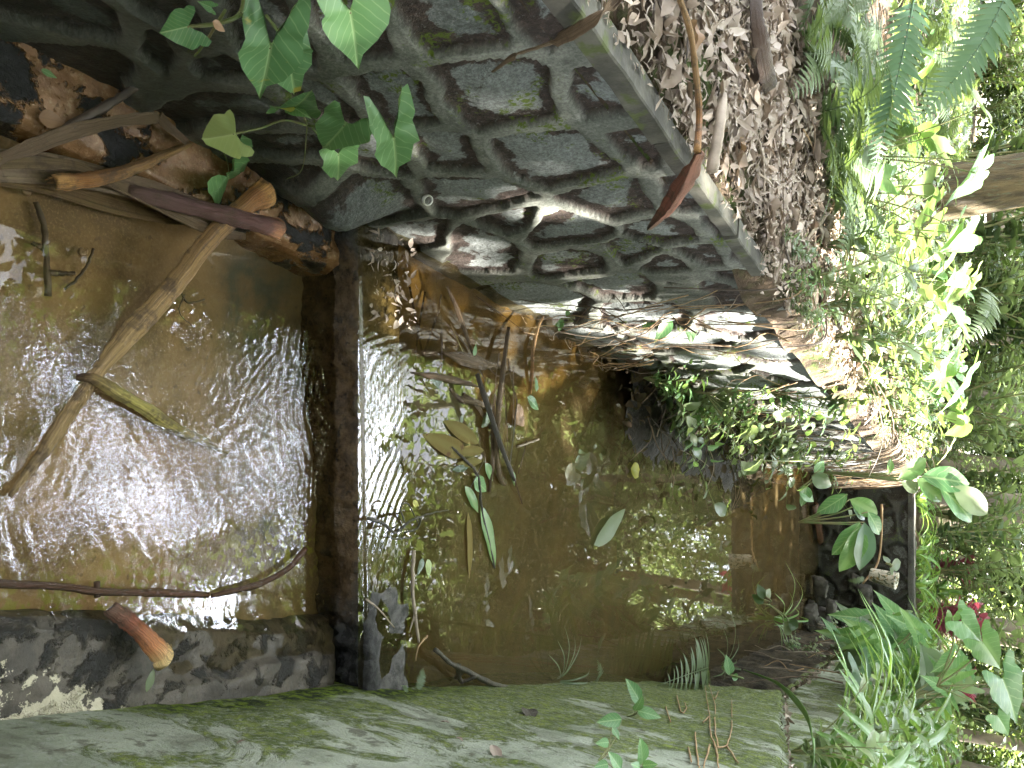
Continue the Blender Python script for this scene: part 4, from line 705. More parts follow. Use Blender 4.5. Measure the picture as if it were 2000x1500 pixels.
# coping and slab scraps are litter too
def scat(name, label, pts, m, L, seed=0):
    for k, (x, y, z) in enumerate(pts):
        pass
big = [(1345, 40, 55, M['dead_brown'], 'large curled tan leaf at the top of the litter'), (1300, 120, 40, M['dead'], 'broad pale dead leaf at the wall edge'), (1445, 300, 34, M['dead_brown'], 'curled orange brown leaf in the middle of the litter'), (1330, 175, 36, M['dead'], 'pale dead leaf by a coping joint'), (1400, 90, 30, M['dead'], 'grey dead leaf in the upper litter'), (1500, 250, 28, M['dead'], 'pale leaf at the fern edge of the litter'), (1450, 440, 40, M['dead'], 'long pinkish dry leaf leaning over the wall top')]
for k, (x, y, px, m_, lb) in enumerate(big):
    p_ = bank_pt(x, y, .03); 
    if p_ is None: continue
    s_ = np.dot(p_ - CAM, FWD); L = px * s_ / 1500 * 1.3; an = k * 2.1; d_ = np.array((math.cos(an), math.sin(an), .15)); mb = MB(); add_leaf(mb, p_, p_ + d_ * L, np.array((.2 * math.cos(k), .2 * math.sin(k), 1)), 'ovate', .9, .7, .35, .25, seed=k)
    tag(mb.build('dead_leaf', m_, origin=p_), lb, 'leaf', 'larger dead leaves on the litter')

# ---- ferns
def frond_mesh(name, L, n=24, pl=.2, m='fern', arch=.5, curl=0.0, kind='pinna', seed=0, swp=.25):
    """one frond along +Y from the origin, arching over; leaflets in pairs"""
    rg_ = np.random.RandomState(seed); t = np.linspace(0, 1, 14); P = np.stack([curl * t ** 2 * L, t * L * (1 - .18 * arch * t), L * (arch * (t - 1.15 * t ** 2))], -1); mb = MB()
    sweep(mb, P, [circ(.0045 * L * (1.3 - tt), 5) for tt in t])
    for i in range(n):
        tt = .10 + .88 * i / (n - 1); c = np.array([np.interp(tt, t, P[:, k]) for k in range(3)]); c2 = np.array([np.interp(min(1, tt + .03), t, P[:, k]) for k in range(3)]); d_ = nrm(c2 - c if tt < .97 else c - np.array([np.interp(tt - .03, t, P[:, k]) for k in range(3)]))
        l_ = pl * L * (math.sin(math.pi * min(1, tt * .95 + .08) ** .75) ** .7) * rg_.uniform(.85, 1.1)
        for s in (-1, 1):
            sd_ = nrm(np.cross(d_, (0, 0, 1))) * s; dr = nrm(sd_ + d_ * swp + np.array((0, 0, rg_.uniform(-.25, .12)))); add_leaf(mb, c, c + dr * l_, nrm(np.cross(sd_ * s, d_)) * 1.0, kind, 1.0, .12, .2, 0, seed=i)
    o = mb.build(name, M[m]); me = o.data; bpy.data.objects.remove(o); return me
FR = [frond_mesh('frond', .6, 24, .19, 'fern', .55, .15, seed=1), frond_mesh('frond', .6, 26, .17, 'fern', .35, -.2, seed=2), frond_mesh('frond', .6, 22, .2, 'fern', .8, .05, seed=3)]
FB = [frond_mesh('frond', .9, 26, .17, 'fern_blue', .5, .12, seed=4, swp=.55), frond_mesh('frond', .9, 28, .15, 'fern_blue', .35, -.12, seed=5, swp=.55)]
def inst(name, me, parent, loc, rot, sc):
    o = bpy.data.objects.new(name, me); C.objects.link(o); o.parent = parent; o.location = loc; o.rotation_euler = rot; o.scale = (sc,) * 3; return o
def fern(loc, size, nf, label, group, meshes=FR, rg_=random.Random(3), spread=(.15, .75), face=None, arc=math.pi):
    t = empty('fern', loc, label, 'fern', group); q = rg_.uniform(0, 6)
    for k in range(nf):
        az = (q + k * 2 * math.pi / nf + rg_.uniform(-.3, .3)) if face is None else face + rg_.uniform(-arc, arc)
        inst('frond', rg_.choice(meshes), t, (0, 0, 0), (rg_.uniform(*spread), rg_.uniform(-.25, .25), az), size / .6 * rg_.uniform(.75, 1.15))
    return t
def single_frond(base, tip, label, meshL, meshes, group=None, nrml=(0, 0, 1), k=0):
    x, y, z, L = frame(np.asarray(base), np.asarray(tip), np.array(nrml, float)); t = empty('fern', base, label, 'fern', group); o = bpy.data.objects.new('frond', meshes[k % len(meshes)]); C.objects.link(o); o.parent = t
    s = L / (meshL * .92); o.matrix_local = Matrix(((x[0] * s, y[0] * s, z[0] * s, 0), (x[1] * s, y[1] * s, z[1] * s, 0), (x[2] * s, y[2] * s, z[2] * s, 0), (0, 0, 0, 1))); return t
single_frond(atdepth(1975, -40, 2.3), atdepth(1800, 275, 2.5), 'long blue green fern frond arching above the others in the upper left corner', .9, FB, nrml=(.3, -.8, .4))
single_frond(atdepth(1790, -30, 2.55), atdepth(1672, 330, 2.75), 'blue green fern frond hanging straight down over the leaf litter', .9, FB, nrml=(.2, -.8, .5), k=1)
single_frond(atdepth(1700, 60, 3.5), atdepth(1590, 240, 3.4), 'mid green fern frond low beside the dark sheath', .6, FR, nrml=(.2, -.7, .6))
single_frond(atdepth(1770, 170, 4.0), atdepth(1690, 400, 4.0), 'bright fern frond just left of the big trunk foot', .6, FR, nrml=(.2, -.8, .5), k=1)
single_frond(atdepth(1925, 560, 6.0), atdepth(1885, 690, 5.8), 'curling bright fern frond standing against the dark woods', .6, FR, nrml=(.6, -.7, .2), k=2)
rf = random.Random(8); GFN = 'ferns covering the left bank'
near = [(1560, 90), (1600, 30), (1640, 160), (1590, 220), (1660, 60), (1620, 300), (1700, 230), (1760, 140), (1730, 330), (1650, 400), (1820, 60), (1690, 460), (1800, 280), (1860, 180), (1600, 350), (1745, 500), (1700, 560), (1790, 540), (1840, 330), (1780, 20)]
LB = ['at the corner above the dark sheath', 'at the upper edge of the picture by the litter', 'behind the dark sheath', 'at the litter edge below the sheath tip', 'behind the hanging blue green frond', 'at the edge of the sunny patch', 'under the drooping frond', 'behind two blue fronds', 'left of the trunk foot', 'beside the wall top plants', 'far up the bank in shade', 'in the full sun on the bank', 'close left of the trunk', 'behind the long blue frond', 'low at the litter edge', 'in front of the trunk foot', 'right of the trunk in sun', 'right behind the trunk foot', 'tall behind the trunk', 'in the shaded upper corner']
for k, (x, y) in enumerate(near):
    p_ = bank_pt(x, y, .0)
    if p_ is None: continue
    p_ = p_ - np.array((0, 0, .02)); fern(p_, rf.uniform(.28, .5) * (1 + .05 * np.linalg.norm(p_)), rf.randint(6, 9), 'green fern with narrow leaflets ' + LB[k], GFN)
for k in range(34):
    a_, b_ = rf.uniform(3.0, 13), rf.uniform(.6, 7); p_ = LW0 + LWD * a_ - LWN * b_; p_[2] = bank(a_, b_) - .02
    fern(p_, rf.uniform(.4, .75), rf.randint(6, 8), 'green fern among others far up the left bank', 'ferns far up the left bank')

# ---- herbs: leafy shoots
def shoot_meshes(name, h, nl, kind, ll, m, wid=1.0, lean=.25, seed=0, branches=5, up=.5):
    rg_ = np.random.RandomState(seed); st, fo = MB(), MB()
    for b_ in range(branches):
        az = rg_.uniform(0, 6.28); ln = rg_.uniform(.2, 1) * lean; hh = h * rg_.uniform(.6, 1.1); P = spline([(0, 0, 0), (math.cos(az) * ln * hh * .4, math.sin(az) * ln * hh * .4, hh * .5), (math.cos(az) * ln * hh * 1.2, math.sin(az) * ln * hh * 1.2, hh)], 6)
        sweep(st, P, [circ(.005 * h / .5 * (1.2 - i / len(P)), 5) for i in range(len(P))])
        for k in range(nl):
            t = .22 + .78 * k / max(1, nl - 1); c = P[int(t * (len(P) - 1))]; a2 = k * 2.4 + rg_.uniform(-.4, .4); d_ = nrm(np.array((math.cos(a2), math.sin(a2), up * rg_.uniform(.2, 1.3)))); L = ll * rg_.uniform(.65, 1.15)
            add_leaf(fo, c, c + d_ * L, nrm(np.array((rg_.uniform(-.3, .3), rg_.uniform(-.3, .3), 1))), kind, wid * rg_.uniform(.85, 1.15), .25, .3, .08, seed=k)
    o1 = st.build('stem', M['stem']); o2 = fo.build('foliage', M[m]); r = (o1.data, o2.data); bpy.data.objects.remove(o1); bpy.data.objects.remove(o2); return r
HB = [shoot_meshes('herb', .5, 9, 'ovate', .10, 'leaf', .8, .5, 1, 6), shoot_meshes('herb', .5, 8, 'broad', .13, 'leaf', 1.0, .6, 2, 6), shoot_meshes('herb', .5, 9, 'ovate', .09, 'leaf_bright', .9, .5, 3, 7)]
HS = [shoot_meshes('herb', .3, 7, 'lance', .085, 'leaf_bright', 1.4, .8, 14, 6), shoot_meshes('herb', .3, 8, 'lance', .075, 'leaf', 1.5, .7, 4, 7), shoot_meshes('herb', .3, 8, 'ovate', .06, 'arrow', .75, .8, 5, 7)]
HD = [shoot_meshes('shrub', 1.1, 14, 'broad', .17, 'leaf_dark', 1.1, .5, 6, 9), shoot_meshes('shrub', 1.1, 16, 'ovate', .14, 'leaf', .9, .5, 7, 10), shoot_meshes('shrub', 1.1, 14, 'lance', .2, 'leaf_bright', 1.1, .6, 8, 9)]
HR = [shoot_meshes('shrub', .9, 22, 'lance', .26, 'red', 1.0, .35, 9, 6, up=1.2)]
def herb(name, loc, sc, label, cat, group, protos, rg_=random.Random(4), tilt=(0, 0)):
    t = empty(name, loc, label, cat, group); t.rotation_euler = (tilt[0], tilt[1], 0); a, b_ = rg_.choice(protos); q = rg_.uniform(0, 6.28)
    inst('stem', a, t, (0, 0, 0), (0, 0, q), sc); inst('foliage', b_, t, (0, 0, 0), (0, 0, q), sc); return t
def strap(loc, n, L, label, group='strap leaved plants on the right bank', m='strap', rg_=random.Random(6), w=1.0, cat='plant', up=.9, arc=None):
    t = empty('strap_plant', loc, label, cat, group)
    for k in range(n):
        az = k * 2.4 + rg_.uniform(-.4, .4) if arc is None else rg_.uniform(*arc); l_ = L * rg_.uniform(.65, 1.15); d_ = np.array((math.cos(az), math.sin(az), 0)); b_ = np.asarray(loc, float) + d_ * .02; mb = MB(); u = rg_.uniform(.5, 1.1) * up
        Q = spline([b_, b_ + (d_ * .3 + np.array((0, 0, u * .6))) * l_ * .6, b_ + (d_ * .75 + np.array((0, 0, u * .62))) * l_ * .9, b_ + (d_ * 1.1 + np.array((0, 0, u * .30))) * l_], 5); N_ = len(Q); V = []; UV = []
        for i, p_ in enumerate(Q):
            s_ = i / (N_ - 1); sd_ = nrm(np.cross(Q[min(i + 1, N_ - 1)] - Q[max(i - 1, 0)], (0, 0, 1))); hw = .05 * L * w * math.sin(math.pi * min(1, .12 + s_ * .88)) ** .7
            for q in (-1, -.5, 0, .5, 1): V.append(p_ + sd_ * hw * q + np.array((0, 0, abs(q) * hw * .35))); UV.append((q * .3, s_))
        mb.add(V, grid_faces(N_, 5), UV); mb.build('leaf', M[m], t)
    return t
rh = random.Random(12)
# a curtain of herbs hanging over the sunny end of the tall wall, down to the mound
GH = 'herbs crowding the sunny end of the tall wall'
for k in range(34):
    x, y = rh.uniform(1255, 1610), 0; y = 745 + (x - 1255) * .22 + rh.uniform(-45, 95); p_ = onlw(x, y, rh.uniform(.0, .12))
    if p_[1] > 8.6: continue
    herb('herb', p_, rh.uniform(.7, 1.5), 'small leaved green herb in the crowd hanging down the sunny wall end', 'herb', GH, HS, tilt=(rh.uniform(-.4, .2), rh.uniform(.3, .9)))
# wall top plants along the coping
top = [(1562, 545, 'first wall top plant beyond the litter'), (1590, 600, 'plant where the wall top turns sunny'), (1620, 660, 'leafy plant over the streaked wall'), (1650, 700, 'bright plant on the sunlit wall top'), (1665, 760, 'plant above the white sunlit stones'), (1690, 820, 'plant on the far end of the wall top'), (1700, 870, 'plant near the wall end above the dry grass'), (1640, 560, 'plant behind the wall top in full sun'), (1660, 640, 'second row plant in full sun'), (1700, 700, 'pale sunlit plant behind the wall top'), (1720, 600, 'bright plant on the bank past the trunk'), (1740, 760, 'tall plant at the back of the sunny patch'), (1760, 840, 'leafy plant in front of the brown trunk'), (1600, 480, 'low plant at the end of the litter'), (1770, 660, 'plant in front of the dark woods'), (1740, 900, 'plant above the dark end wall')]
for k, (x, y, lb) in enumerate(top):
    d = ray(x, y); s_ = 2.0
    p_ = bank_pt(x, y)
    if p_ is None or p_[1] > 12: p_ = onz(x, y, 1.08)
    herb('herb', p_, rh.uniform(.55, .95), 'broad leaved ' + lb, 'herb', 'broad leaved herbs along the tall wall top', HB)
for k in range(70):
    a_ = rh.uniform(2.2, 9.5); b_ = rh.uniform(.08, 3.2); p_ = LW0 + LWD * a_ - LWN * b_; p_[2] = bank(a_, b_) - .01
    herb('herb', p_, rh.uniform(.35, .8), 'leafy green herb among others on the sunny bank', 'herb', 'herbs on the sunny bank', HB + HS)
for k in range(9):
    a_ = rh.uniform(.68, 1.5); p_ = LW0 + LWD * a_ - LWN * rh.uniform(-.02, .15); p_[2] = 1.02; herb('herb', p_, rh.uniform(.25, .45), 'small herb at the broken end of the wall coping', 'herb', 'herbs at the broken end of the coping', HS, tilt=(rh.uniform(-.3, .2), rh.uniform(0, .6)))
for k in range(8):
    a_ = rh.uniform(.6, 1.6); p_ = lw(a_, 1.06, -.1); stick('thin dry twig hanging over the end of the coping', [p_, lw(a_ + rh.uniform(-.1, .1), 1.05, .02), lw(a_ + rh.uniform(-.25, .1), rh.uniform(.7, .95), .05)], .0035, .0018, rh.choice(['twig_pale', 'twig', 'root']), group='twigs hanging over the end of the coping')
xs_ = random.Random(91)
for k in range(26):
    a_ = xs_.uniform(1.6, 7.5); b_ = xs_.uniform(.0, 2.4); p_ = LW0 + LWD * a_ - LWN * b_; p_[2] = float(bank(a_, b_)); strap(p_, 9, xs_.uniform(.25, .5), 'thin leaved grass clump among the herbs of the sunny bank', 'grass clumps on the sunny bank', xs_.choice(['leaf_bright', 'strap', 'dead']), w=xs_.uniform(.3, .8), cat='grass clump', rg_=xs_)
for k in range(14):
    a_ = xs_.uniform(1.9, 5.5); b_ = xs_.uniform(.0, 1.0); p_ = LW0 + LWD * a_ - LWN * b_; p_[2] = float(bank(a_, b_)); t = empty('arrow_plant', p_, 'large leaved arrow plant standing in the sun on the left bank', 'plant', 'arrow plants on the sunny bank')
    for q in range(6):
        an = xs_.uniform(0, 6.28); h_ = xs_.uniform(.18, .5); r_ = xs_.uniform(.05, .25); b2 = p_ + np.array((math.cos(an) * r_, math.sin(an) * r_, h_)); e2 = b2 + np.array((math.cos(an), math.sin(an), -.5)) * xs_.uniform(.12, .22); mb = MB(); arrow_mesh(mb, b2, e2, np.array((math.cos(an) * .4, math.sin(an) * .4, 1)), xs_.uniform(.8, 1.2), seed=q); mb.build('leaf', M[xs_.choice(['arrow', 'leaf_bright', 'broad'])], t); mb = MB(); tube(mb, [p_, (p_ + b2) / 2 + np.array((0, 0, .04)), b2], .004, .0025, 5, n=4); mb.build('stem', M['stem'], t)
for k in range(34):
    a_, b_ = xs_.uniform(-1.2, 2.2), xs_.uniform(.08, .8); p_ = LW0 + LWD * a_ - LWN * b_; p_[2] = float(bank(a_, b_)) + .03; an = xs_.uniform(0, 6.28); L = xs_.uniform(.06, .28); d_ = np.array((math.cos(an), math.sin(an), xs_.uniform(-.05, .12))); stick('thin twig lying in the leaf litter', [p_, p_ + d_ * L * .5 + np.array((0, 0, .008)), p_ + d_ * L], xs_.uniform(.0015, .004), .0012, xs_.choice(['twig', 'twig_pale', 'root_dark', 'root']), group='twigs in the leaf litter')
# larger single leaves by pixel, hanging in front of the wall
def px_leaves(name, label, cat, group, root, leaves, m, kind='ovate', wid=1.0, arrow=False, stem_m='stem', nz_=.6, lobe=1.2):
    """root (x,y,depth); leaves (bx,by,tx,ty,depth): a plant whose blades stand at measured distances"""
    r = atdepth(*root); t = empty(name, r, label, cat, group)
    for k, (bx, by, tx, ty, s) in enumerate(leaves):
        b_, e = atdepth(bx, by, s), atdepth(tx, ty, s * 1.01); n_ = nrm(nrm(CAM - b_) * .7 + np.array((0, 0, nz_)) + np.array((.2 * math.sin(k * 2.1), 0, 0))); mb = MB()
        if arrow: arrow_mesh(mb, b_, e, n_, wid, lobe, seed=k)
        else: add_leaf(mb, b_, e, n_, kind, wid, .2, .2, .06, seed=k)
        mb.build('leaf', M[m if isinstance(m, str) else m[k % len(m)]], t); mb = MB(); tube(mb, [r, r * .4 + b_ * .6 + np.array((0, 0, .03)), b_], .0028 * s / 2.2, .0018 * s / 2.2, 5, n=5); mb.build('stem', M[stem_m], t)
    return t
GW = 'seedlings rooted on the tall wall'
px_leaves('wall_seedling', 'seedling of twisted green leaves rooted in the middle of the streaked wall', 'seedling', GW, (1370, 590, 3.0), [(1345, 560, 1322, 513, 2.9), (1335, 545, 1345, 575, 2.9), (1290, 585, 1255, 645, 2.9), (1300, 570, 1285, 540, 2.9), (1330, 590, 1350, 540, 2.9), (1345, 610, 1350, 675, 2.95), (1310, 620, 1278, 670, 2.9), (1330, 610, 1362, 590, 2.95)], 'arrow', 'ovate', .8)
px_leaves('wall_seedling', 'seedling with two pale leaves low on the streaked wall', 'seedling', GW, (1420, 670, 3.4), [(1405, 672, 1385, 705, 3.4), (1400, 680, 1408, 700, 3.4), (1430, 660, 1400, 652, 3.4)], 'arrow', 'ovate', .9)
px_leaves('wall_seedling', 'tiny sprig at the waterline of the tall wall', 'seedling', GW, (1110, 625, 2.75), [(1100, 630, 1083, 637, 2.7), (1095, 622, 1092, 648, 2.7), (1105, 618, 1112, 606, 2.7)], 'arrow', 'ovate', .9)
px_leaves('climber', 'vine with dark lit-through leaves draped over the wall top', 'climbing plant', None, (1640, 640, 3.4), [(1600, 655, 1545, 658, 3.3), (1590, 660, 1575, 690, 3.3), (1585, 665, 1560, 700, 3.3), (1600, 625, 1560, 630, 3.3), (1610, 600, 1580, 615, 3.3), (1600, 670, 1618, 700, 3.3), (1625, 660, 1650, 690, 3.4), (1640, 640, 1660, 655, 3.4)], ['leaf', 'leaf_dark', 'leaf_bright'], 'ovate', .95)
px_leaves('climber', 'young climber with five grouped leaves at the litter end', 'climbing plant', None, (1560, 430, 2.9), [(1590, 415, 1570, 425, 2.8), (1600, 400, 1602, 375, 2.8), (1590, 410, 1625, 425, 2.8), (1605, 395, 1630, 370, 2.8), (1590, 400, 1575, 385, 2.8), (1545, 400, 1540, 380, 2.8), (1540, 400, 1555, 415, 2.8)], ['leaf', 'arrow'], 'ovate', .9)
px_leaves('climber', 'tall leaved climber in front of the fern edge', 'climbing plant', None, (1610, 570, 3.2), [(1655, 480, 1645, 510, 3.1), (1670, 490, 1700, 505, 3.1), (1650, 475, 1680, 465, 3.1), (1650, 545, 1620, 560, 3.1), (1660, 530, 1655, 505, 3.1)], ['leaf', 'arrow', 'leaf_bright'], 'ovate', .95)
px_leaves('tall_weed', 'arrow leaved weed standing above the litter by the ferns', 'weed', None, (1545, 75, 2.6), [(1580, 65, 1555, 50, 2.55), (1580, 68, 1612, 40, 2.55), (1582, 75, 1572, 118, 2.55)], 'arrow', 'ovate', 1.1)
px_leaves('tall_weed', 'weed of two green leaves at the very top of the litter', 'weed', None, (1440, -20, 2.1), [(1430, -4, 1445, 18, 2.1), (1422, 0, 1430, 14, 2.1)], 'arrow', 'ovate', 1.1)
# tall plants in front of the far end
px_leaves('ginger_plant', 'broad leaved plant leaning over the dark end wall with leaves spread upward', 'plant', None, (1600, 922, 5.2), [(1755, 935, 1810, 895, 5), (1760, 940, 1795, 960, 5), (1800, 930, 1895, 945, 5), (1790, 935, 1840, 980, 5), (1860, 950, 1930, 1005, 5), (1835, 950, 1900, 1020, 5), (1735, 925, 1740, 895, 5)], ['broad', 'leaf_bright', 'arrow'], 'broad', 1.15)
px_leaves('ginger_plant', 'grey green plant with large drooping leaves in front of the end wall', 'plant', None, (1560, 1020, 4.6), [(1655, 965, 1595, 1002, 4.5), (1660, 975, 1715, 1005, 4.5), (1665, 990, 1690, 1015, 4.5), (1680, 1020, 1625, 1085, 4.5), (1685, 1025, 1640, 1118, 4.5), (1688, 1020, 1680, 1115, 4.5), (1695, 1000, 1718, 1045, 4.5)], ['arrow', 'broad', 'fern_blue'], 'broad', 1.2)
px_leaves('tall_weed', 'twin leaved plant hanging above the pond by the wall end', 'weed', None, (1600, 900, 4.4), [(1590, 925, 1610, 900, 4.3), (1585, 930, 1625, 950, 4.3), (1560, 955, 1590, 980, 4.3), (1480, 900, 1450, 930, 4.0), (1575, 950, 1565, 990, 4.3)], ['arrow', 'leaf'], 'ovate', 1.0)

# ---- mound of dead stuff in the pond at the foot of the sunny wall
mc = onz(1335, 850, PZ)
xs = np.linspace(mc[0] - .8, mc[0] + .62, 70); ys = np.linspace(mc[1] - .9, mc[1] + 2.4, 110)
XX, YY = np.meshgrid(xs, ys, indexing='ij'); ed = -.457 + .19 * (YY - 1.517); near_ = np.exp(-((XX - ed - .1) ** 2) / .10) * sst(3.0, 3.9, YY) * sst(6.6, 5.2, YY)
ZZ = PZ - .06 + near_ * .17 + fbm(XX * 6, YY * 6, 71) * .12 + fbm(XX * 25, YY * 25, 72) * .03; mb = MB(); mb.add(np.stack([XX, YY, ZZ], -1).reshape(-1, 3), [q[::-1] for q in grid_faces(*XX.shape)])
M['mud'] = simple('mud', (.008, .006, .005), (.024, .018, .013), 20, .6, 1, .02, pos=True)
tag(mb.build('mud_bank', M['mud']), kind='structure')
n_ = 500; yy = NR.uniform(3.3, 6.3, n_); xx = -.457 + .19 * (yy - 1.517) + NR.exponential(.16, n_); zz = PZ + .02 + .16 * np.exp(-((xx + .457 - .19 * (yy - 1.517) - .1) ** 2) / .10) * sst(3.2, 4, yy) + NR.uniform(0, .05, n_)
N = np.stack([NR.normal(0, .6, n_), NR.normal(0, .6, n_), np.ones(n_)], -1); N /= np.linalg.norm(N, axis=1, keepdims=True); V, F = curlcloud(np.stack([xx, yy, zz], -1), N, NR.uniform(.03, .10, n_), NR)
tag(cloud_obj('debris', V, F, M['wet_dead'], None, NR.rand(n_), 12), kind='stuff')
for k in range(64):
    y0 = rh.uniform(3.4, 5.6); x0 = -.457 + .19 * (y0 - 1.517) + rh.uniform(.05, .35); a2 = rh.uniform(0, 6.28); L = rh.uniform(.15, .45); p_ = np.array((x0, y0, PZ + .1)); stick('dark dead twig tangled in the debris below the herbs', [p_, p_ + np.array((math.cos(a2) * L * .5, math.sin(a2) * L * .5, rh.uniform(0, .1))), p_ + np.array((math.cos(a2) * L, math.sin(a2) * L, rh.uniform(-.03, .08)))], rh.uniform(.002, .005), .0015, rh.choice(['twig', 'root_dark', 'twig_pale']), group='twigs tangled in the debris mound')
# ---- hanging roots on the tall wall
t = empty('hanging_roots', lw(1.0, 1.0, .03), 'fine pale and dark roots trailing over the streaked stretch of the tall wall', 'roots')
for k in range(99):
    a0 = .75 + 4.2 * rh.random() ** 1.5; h0 = rh.uniform(.35, 1.0); L = rh.uniform(.15, .7); P = [lw(a0 + j * L * rh.uniform(-.05, .22) / 4, max(.12, h0 - L * j / 4), .03 + rh.uniform(-.01, .06)) for j in range(5)]
    mb = MB(); tube(mb, P, rh.uniform(.0015, .0035), .001, 5, n=4, wob=.004); mb.build('root', M[rh.choice(['root', 'root', 'root_dark', 'twig_pale'])], t)
# grass tuft of dry stalks at the far end of the tall wall
t = empty('dry_grass', LW0 + LWD * 6.3 + np.array((0, 0, 1.0)), 'curtain of dry brown grass falling over the far end of the tall wall', 'grass tuft')
for k in range(90):
    a0 = rh.uniform(4.6, 7.7); P = [lw(a0, 1.06, -.1), lw(a0 + rh.uniform(-.05, .05), 1.09, .03), lw(a0 + rh.uniform(-.1, .1), .8, .12), lw(a0 + rh.uniform(-.2, .1), rh.uniform(.15, .6), .10 + rh.uniform(0, .1))]
    mb = MB(); tube(mb, P, .005, .002, 4, n=4); mb.build('blade', M[rh.choice(['root', 'twig_pale', 'root_dark'])], t)

# ---- right side
def rz(x, y, z=1.03): return onz(x, y, z)
GA = 'arrow leaved plants on the right bank'
px_leaves('arrow_plant', 'cluster of long grey green arrow leaves leaning over the pond from the right wall', 'plant', GA, (1700, 1300, 5.0), [(1625, 1228, 1603, 1203, 4.7), (1640, 1240, 1590, 1232, 4.7), (1675, 1255, 1645, 1222, 4.7), (1700, 1275, 1660, 1225, 4.6), (1720, 1262, 1690, 1222, 4.6), (1735, 1270, 1705, 1232, 4.6), (1700, 1290, 1725, 1322, 4.6), (1690, 1250, 1640, 1272, 4.6), (1770, 1250, 1730, 1212, 4.8), (1745, 1300, 1785, 1335, 4.6), (1760, 1280, 1780, 1320, 4.6), (1800, 1230, 1775, 1190, 5)], ['arrow', 'broad', 'fern_blue'], wid=.8, arrow=True)
px_leaves('arrow_plant', 'tall plant with large soft heart leaves above the right bank', 'plant', GA, (1830, 1340, 4.2), [(1880, 1215, 1925, 1260, 4.1), (1920, 1255, 1960, 1310, 4.1), (1960, 1330, 1995, 1420, 4.0), (1860, 1205, 1850, 1240, 4.1), (1950, 1400, 1975, 1440, 4.0)], ['arrow', 'broad'], wid=1.25, arrow=True, lobe=1.0)
px_leaves('arrow_plant', 'pair of notched leaves low at the wall end', 'plant', GA, (1730, 1390, 4.0), [(1680, 1315, 1690, 1400, 3.9), (1700, 1360, 1720, 1405, 3.9), (1690, 1345, 1672, 1330, 3.9)], ['fern_blue', 'arrow'], wid=.7, arrow=True)
for x, y, n, L, lb in ((1740, 1370, 14, .42, 'strap leaved plant at the far end of the mossy wall'), (1790, 1420, 16, .55, 'largest strap leaved plant by the right bank edge'), (1730, 1455, 12, .42, 'strap leaved plant nearest on the right bank'), (1850, 1380, 14, .6, 'strap leaved plant behind the largest one'), (1850, 1470, 14, .6, 'strap leaved plant in the lower right corner'), (1800, 1340, 12, .5, 'strap leaved plant in the shade of the arrow leaves'), (1810, 1150, 12, .5, 'small strap leaved plant above the dark end wall'), (1815, 1090, 12, .45, 'narrow strap leaved plant near the red shrub'), (1900, 1440, 12, .7, 'strap leaved plant far back on the right')):
    strap(rz(x, y), n + 4, L * 1.6, lb)
xr = random.Random(31)
for k in range(9):
    lv = []
    bx0, by0, dd = xr.uniform(1690, 1880), xr.uniform(1225, 1345), xr.uniform(4.3, 6.0)
    for q in range(7):
        bx, by = bx0 + xr.uniform(-55, 55), by0 + xr.uniform(-45, 45); an = xr.uniform(2.4, 4.6); L = xr.uniform(38, 62) * 5 / dd; lv.append((bx, by, bx + L * math.cos(an), by + L * math.sin(an), dd + xr.uniform(-.2, .2)))
    px_leaves('arrow_plant', 'arrow leaved plant crowding the bank at the far end of the mossy wall', 'plant', 'arrow leaved plants crowding the wall end', (bx0 - 70, by0 + 50, dd), lv, ['arrow', 'broad', 'leaf'], wid=xr.uniform(.75, 1.1), arrow=True)
for k in range(16):
    strap(rz(xr.uniform(1700, 1870), xr.uniform(1395, 1510)), 12, xr.uniform(.5, .8), 'strap leaved plant among others on the right bank', 'strap leaved plants filling the right bank')
for k in range(20):
    y_ = xr.uniform(4.2, 9.0); herb('herb', (np.interp(y_, [4.2, 7, 9], [1.75, 2.35, 2.75]) + xr.uniform(-.1, .5), y_, 1.03), xr.uniform(.4, .8), 'leafy herb at the back edge of the far right wall', 'herb', 'herbs at the back edge of the far right wall', HB + HS)
for k in range(22):
    y_ = xr.uniform(2.3, 6.5); strap((XW(y_) + xr.uniform(.02, .2), y_, 1.07), 11, xr.uniform(.3, .6), 'strap leaved plant spilling over the top of the mossy wall', 'strap leaved plants along the mossy wall top')
for k in range(16):
    y_ = xr.uniform(2.4, 7); herb('herb', (XW(y_) + xr.uniform(.0, .15), y_, 1.06), xr.uniform(.4, .8), 'leafy herb growing along the top of the mossy wall', 'herb', 'herbs along the mossy wall top', HB + HS, tilt=(0, xr.uniform(-.7, 0)))
GS2 = 'seedlings on the mossy wall'
def sl(x, y, z=1.02): return onrw(x, y, (z - 1.0) * .8)
def slab_seed(label, root, leaves, kind='ovate', m='arrow', wid=.85, name='seedling'):
    t = empty(name, sl(*root, 1.0), label, 'seedling', GS2); r = sl(*root, 1.0)
    for k, (bx, by, tx, ty) in enumerate(leaves):
        b_ = sl(bx, by, 1.05); e = atdepth(tx, ty, np.dot(b_ - CAM, FWD) - .02); mb = MB(); add_leaf(mb, b_, e, nrm(nrm(CAM - b_) * .6 + np.array((-.3, 0, .6))), kind, wid, .2, .12, .05, seed=k); mb.build('leaf', M[m], t); mb = MB(); tube(mb, [r, (r + b_) / 2 + np.array((0, 0, .01)), b_], .0016, .001, 5, n=4); mb.build('stem', M['stem'], t)
slab_seed('seedling with three pale leaves and a trailing stem on the moss', (1165, 1490), [(1215, 1405, 1165, 1411), (1195, 1420, 1210, 1445), (1190, 1450, 1163, 1452)])
slab_seed('seedling with two spread leaves near the foot of the mossy wall', (1225, 1400), [(1250, 1372, 1222, 1325), (1245, 1388, 1292, 1402), (1240, 1388, 1256, 1358)])
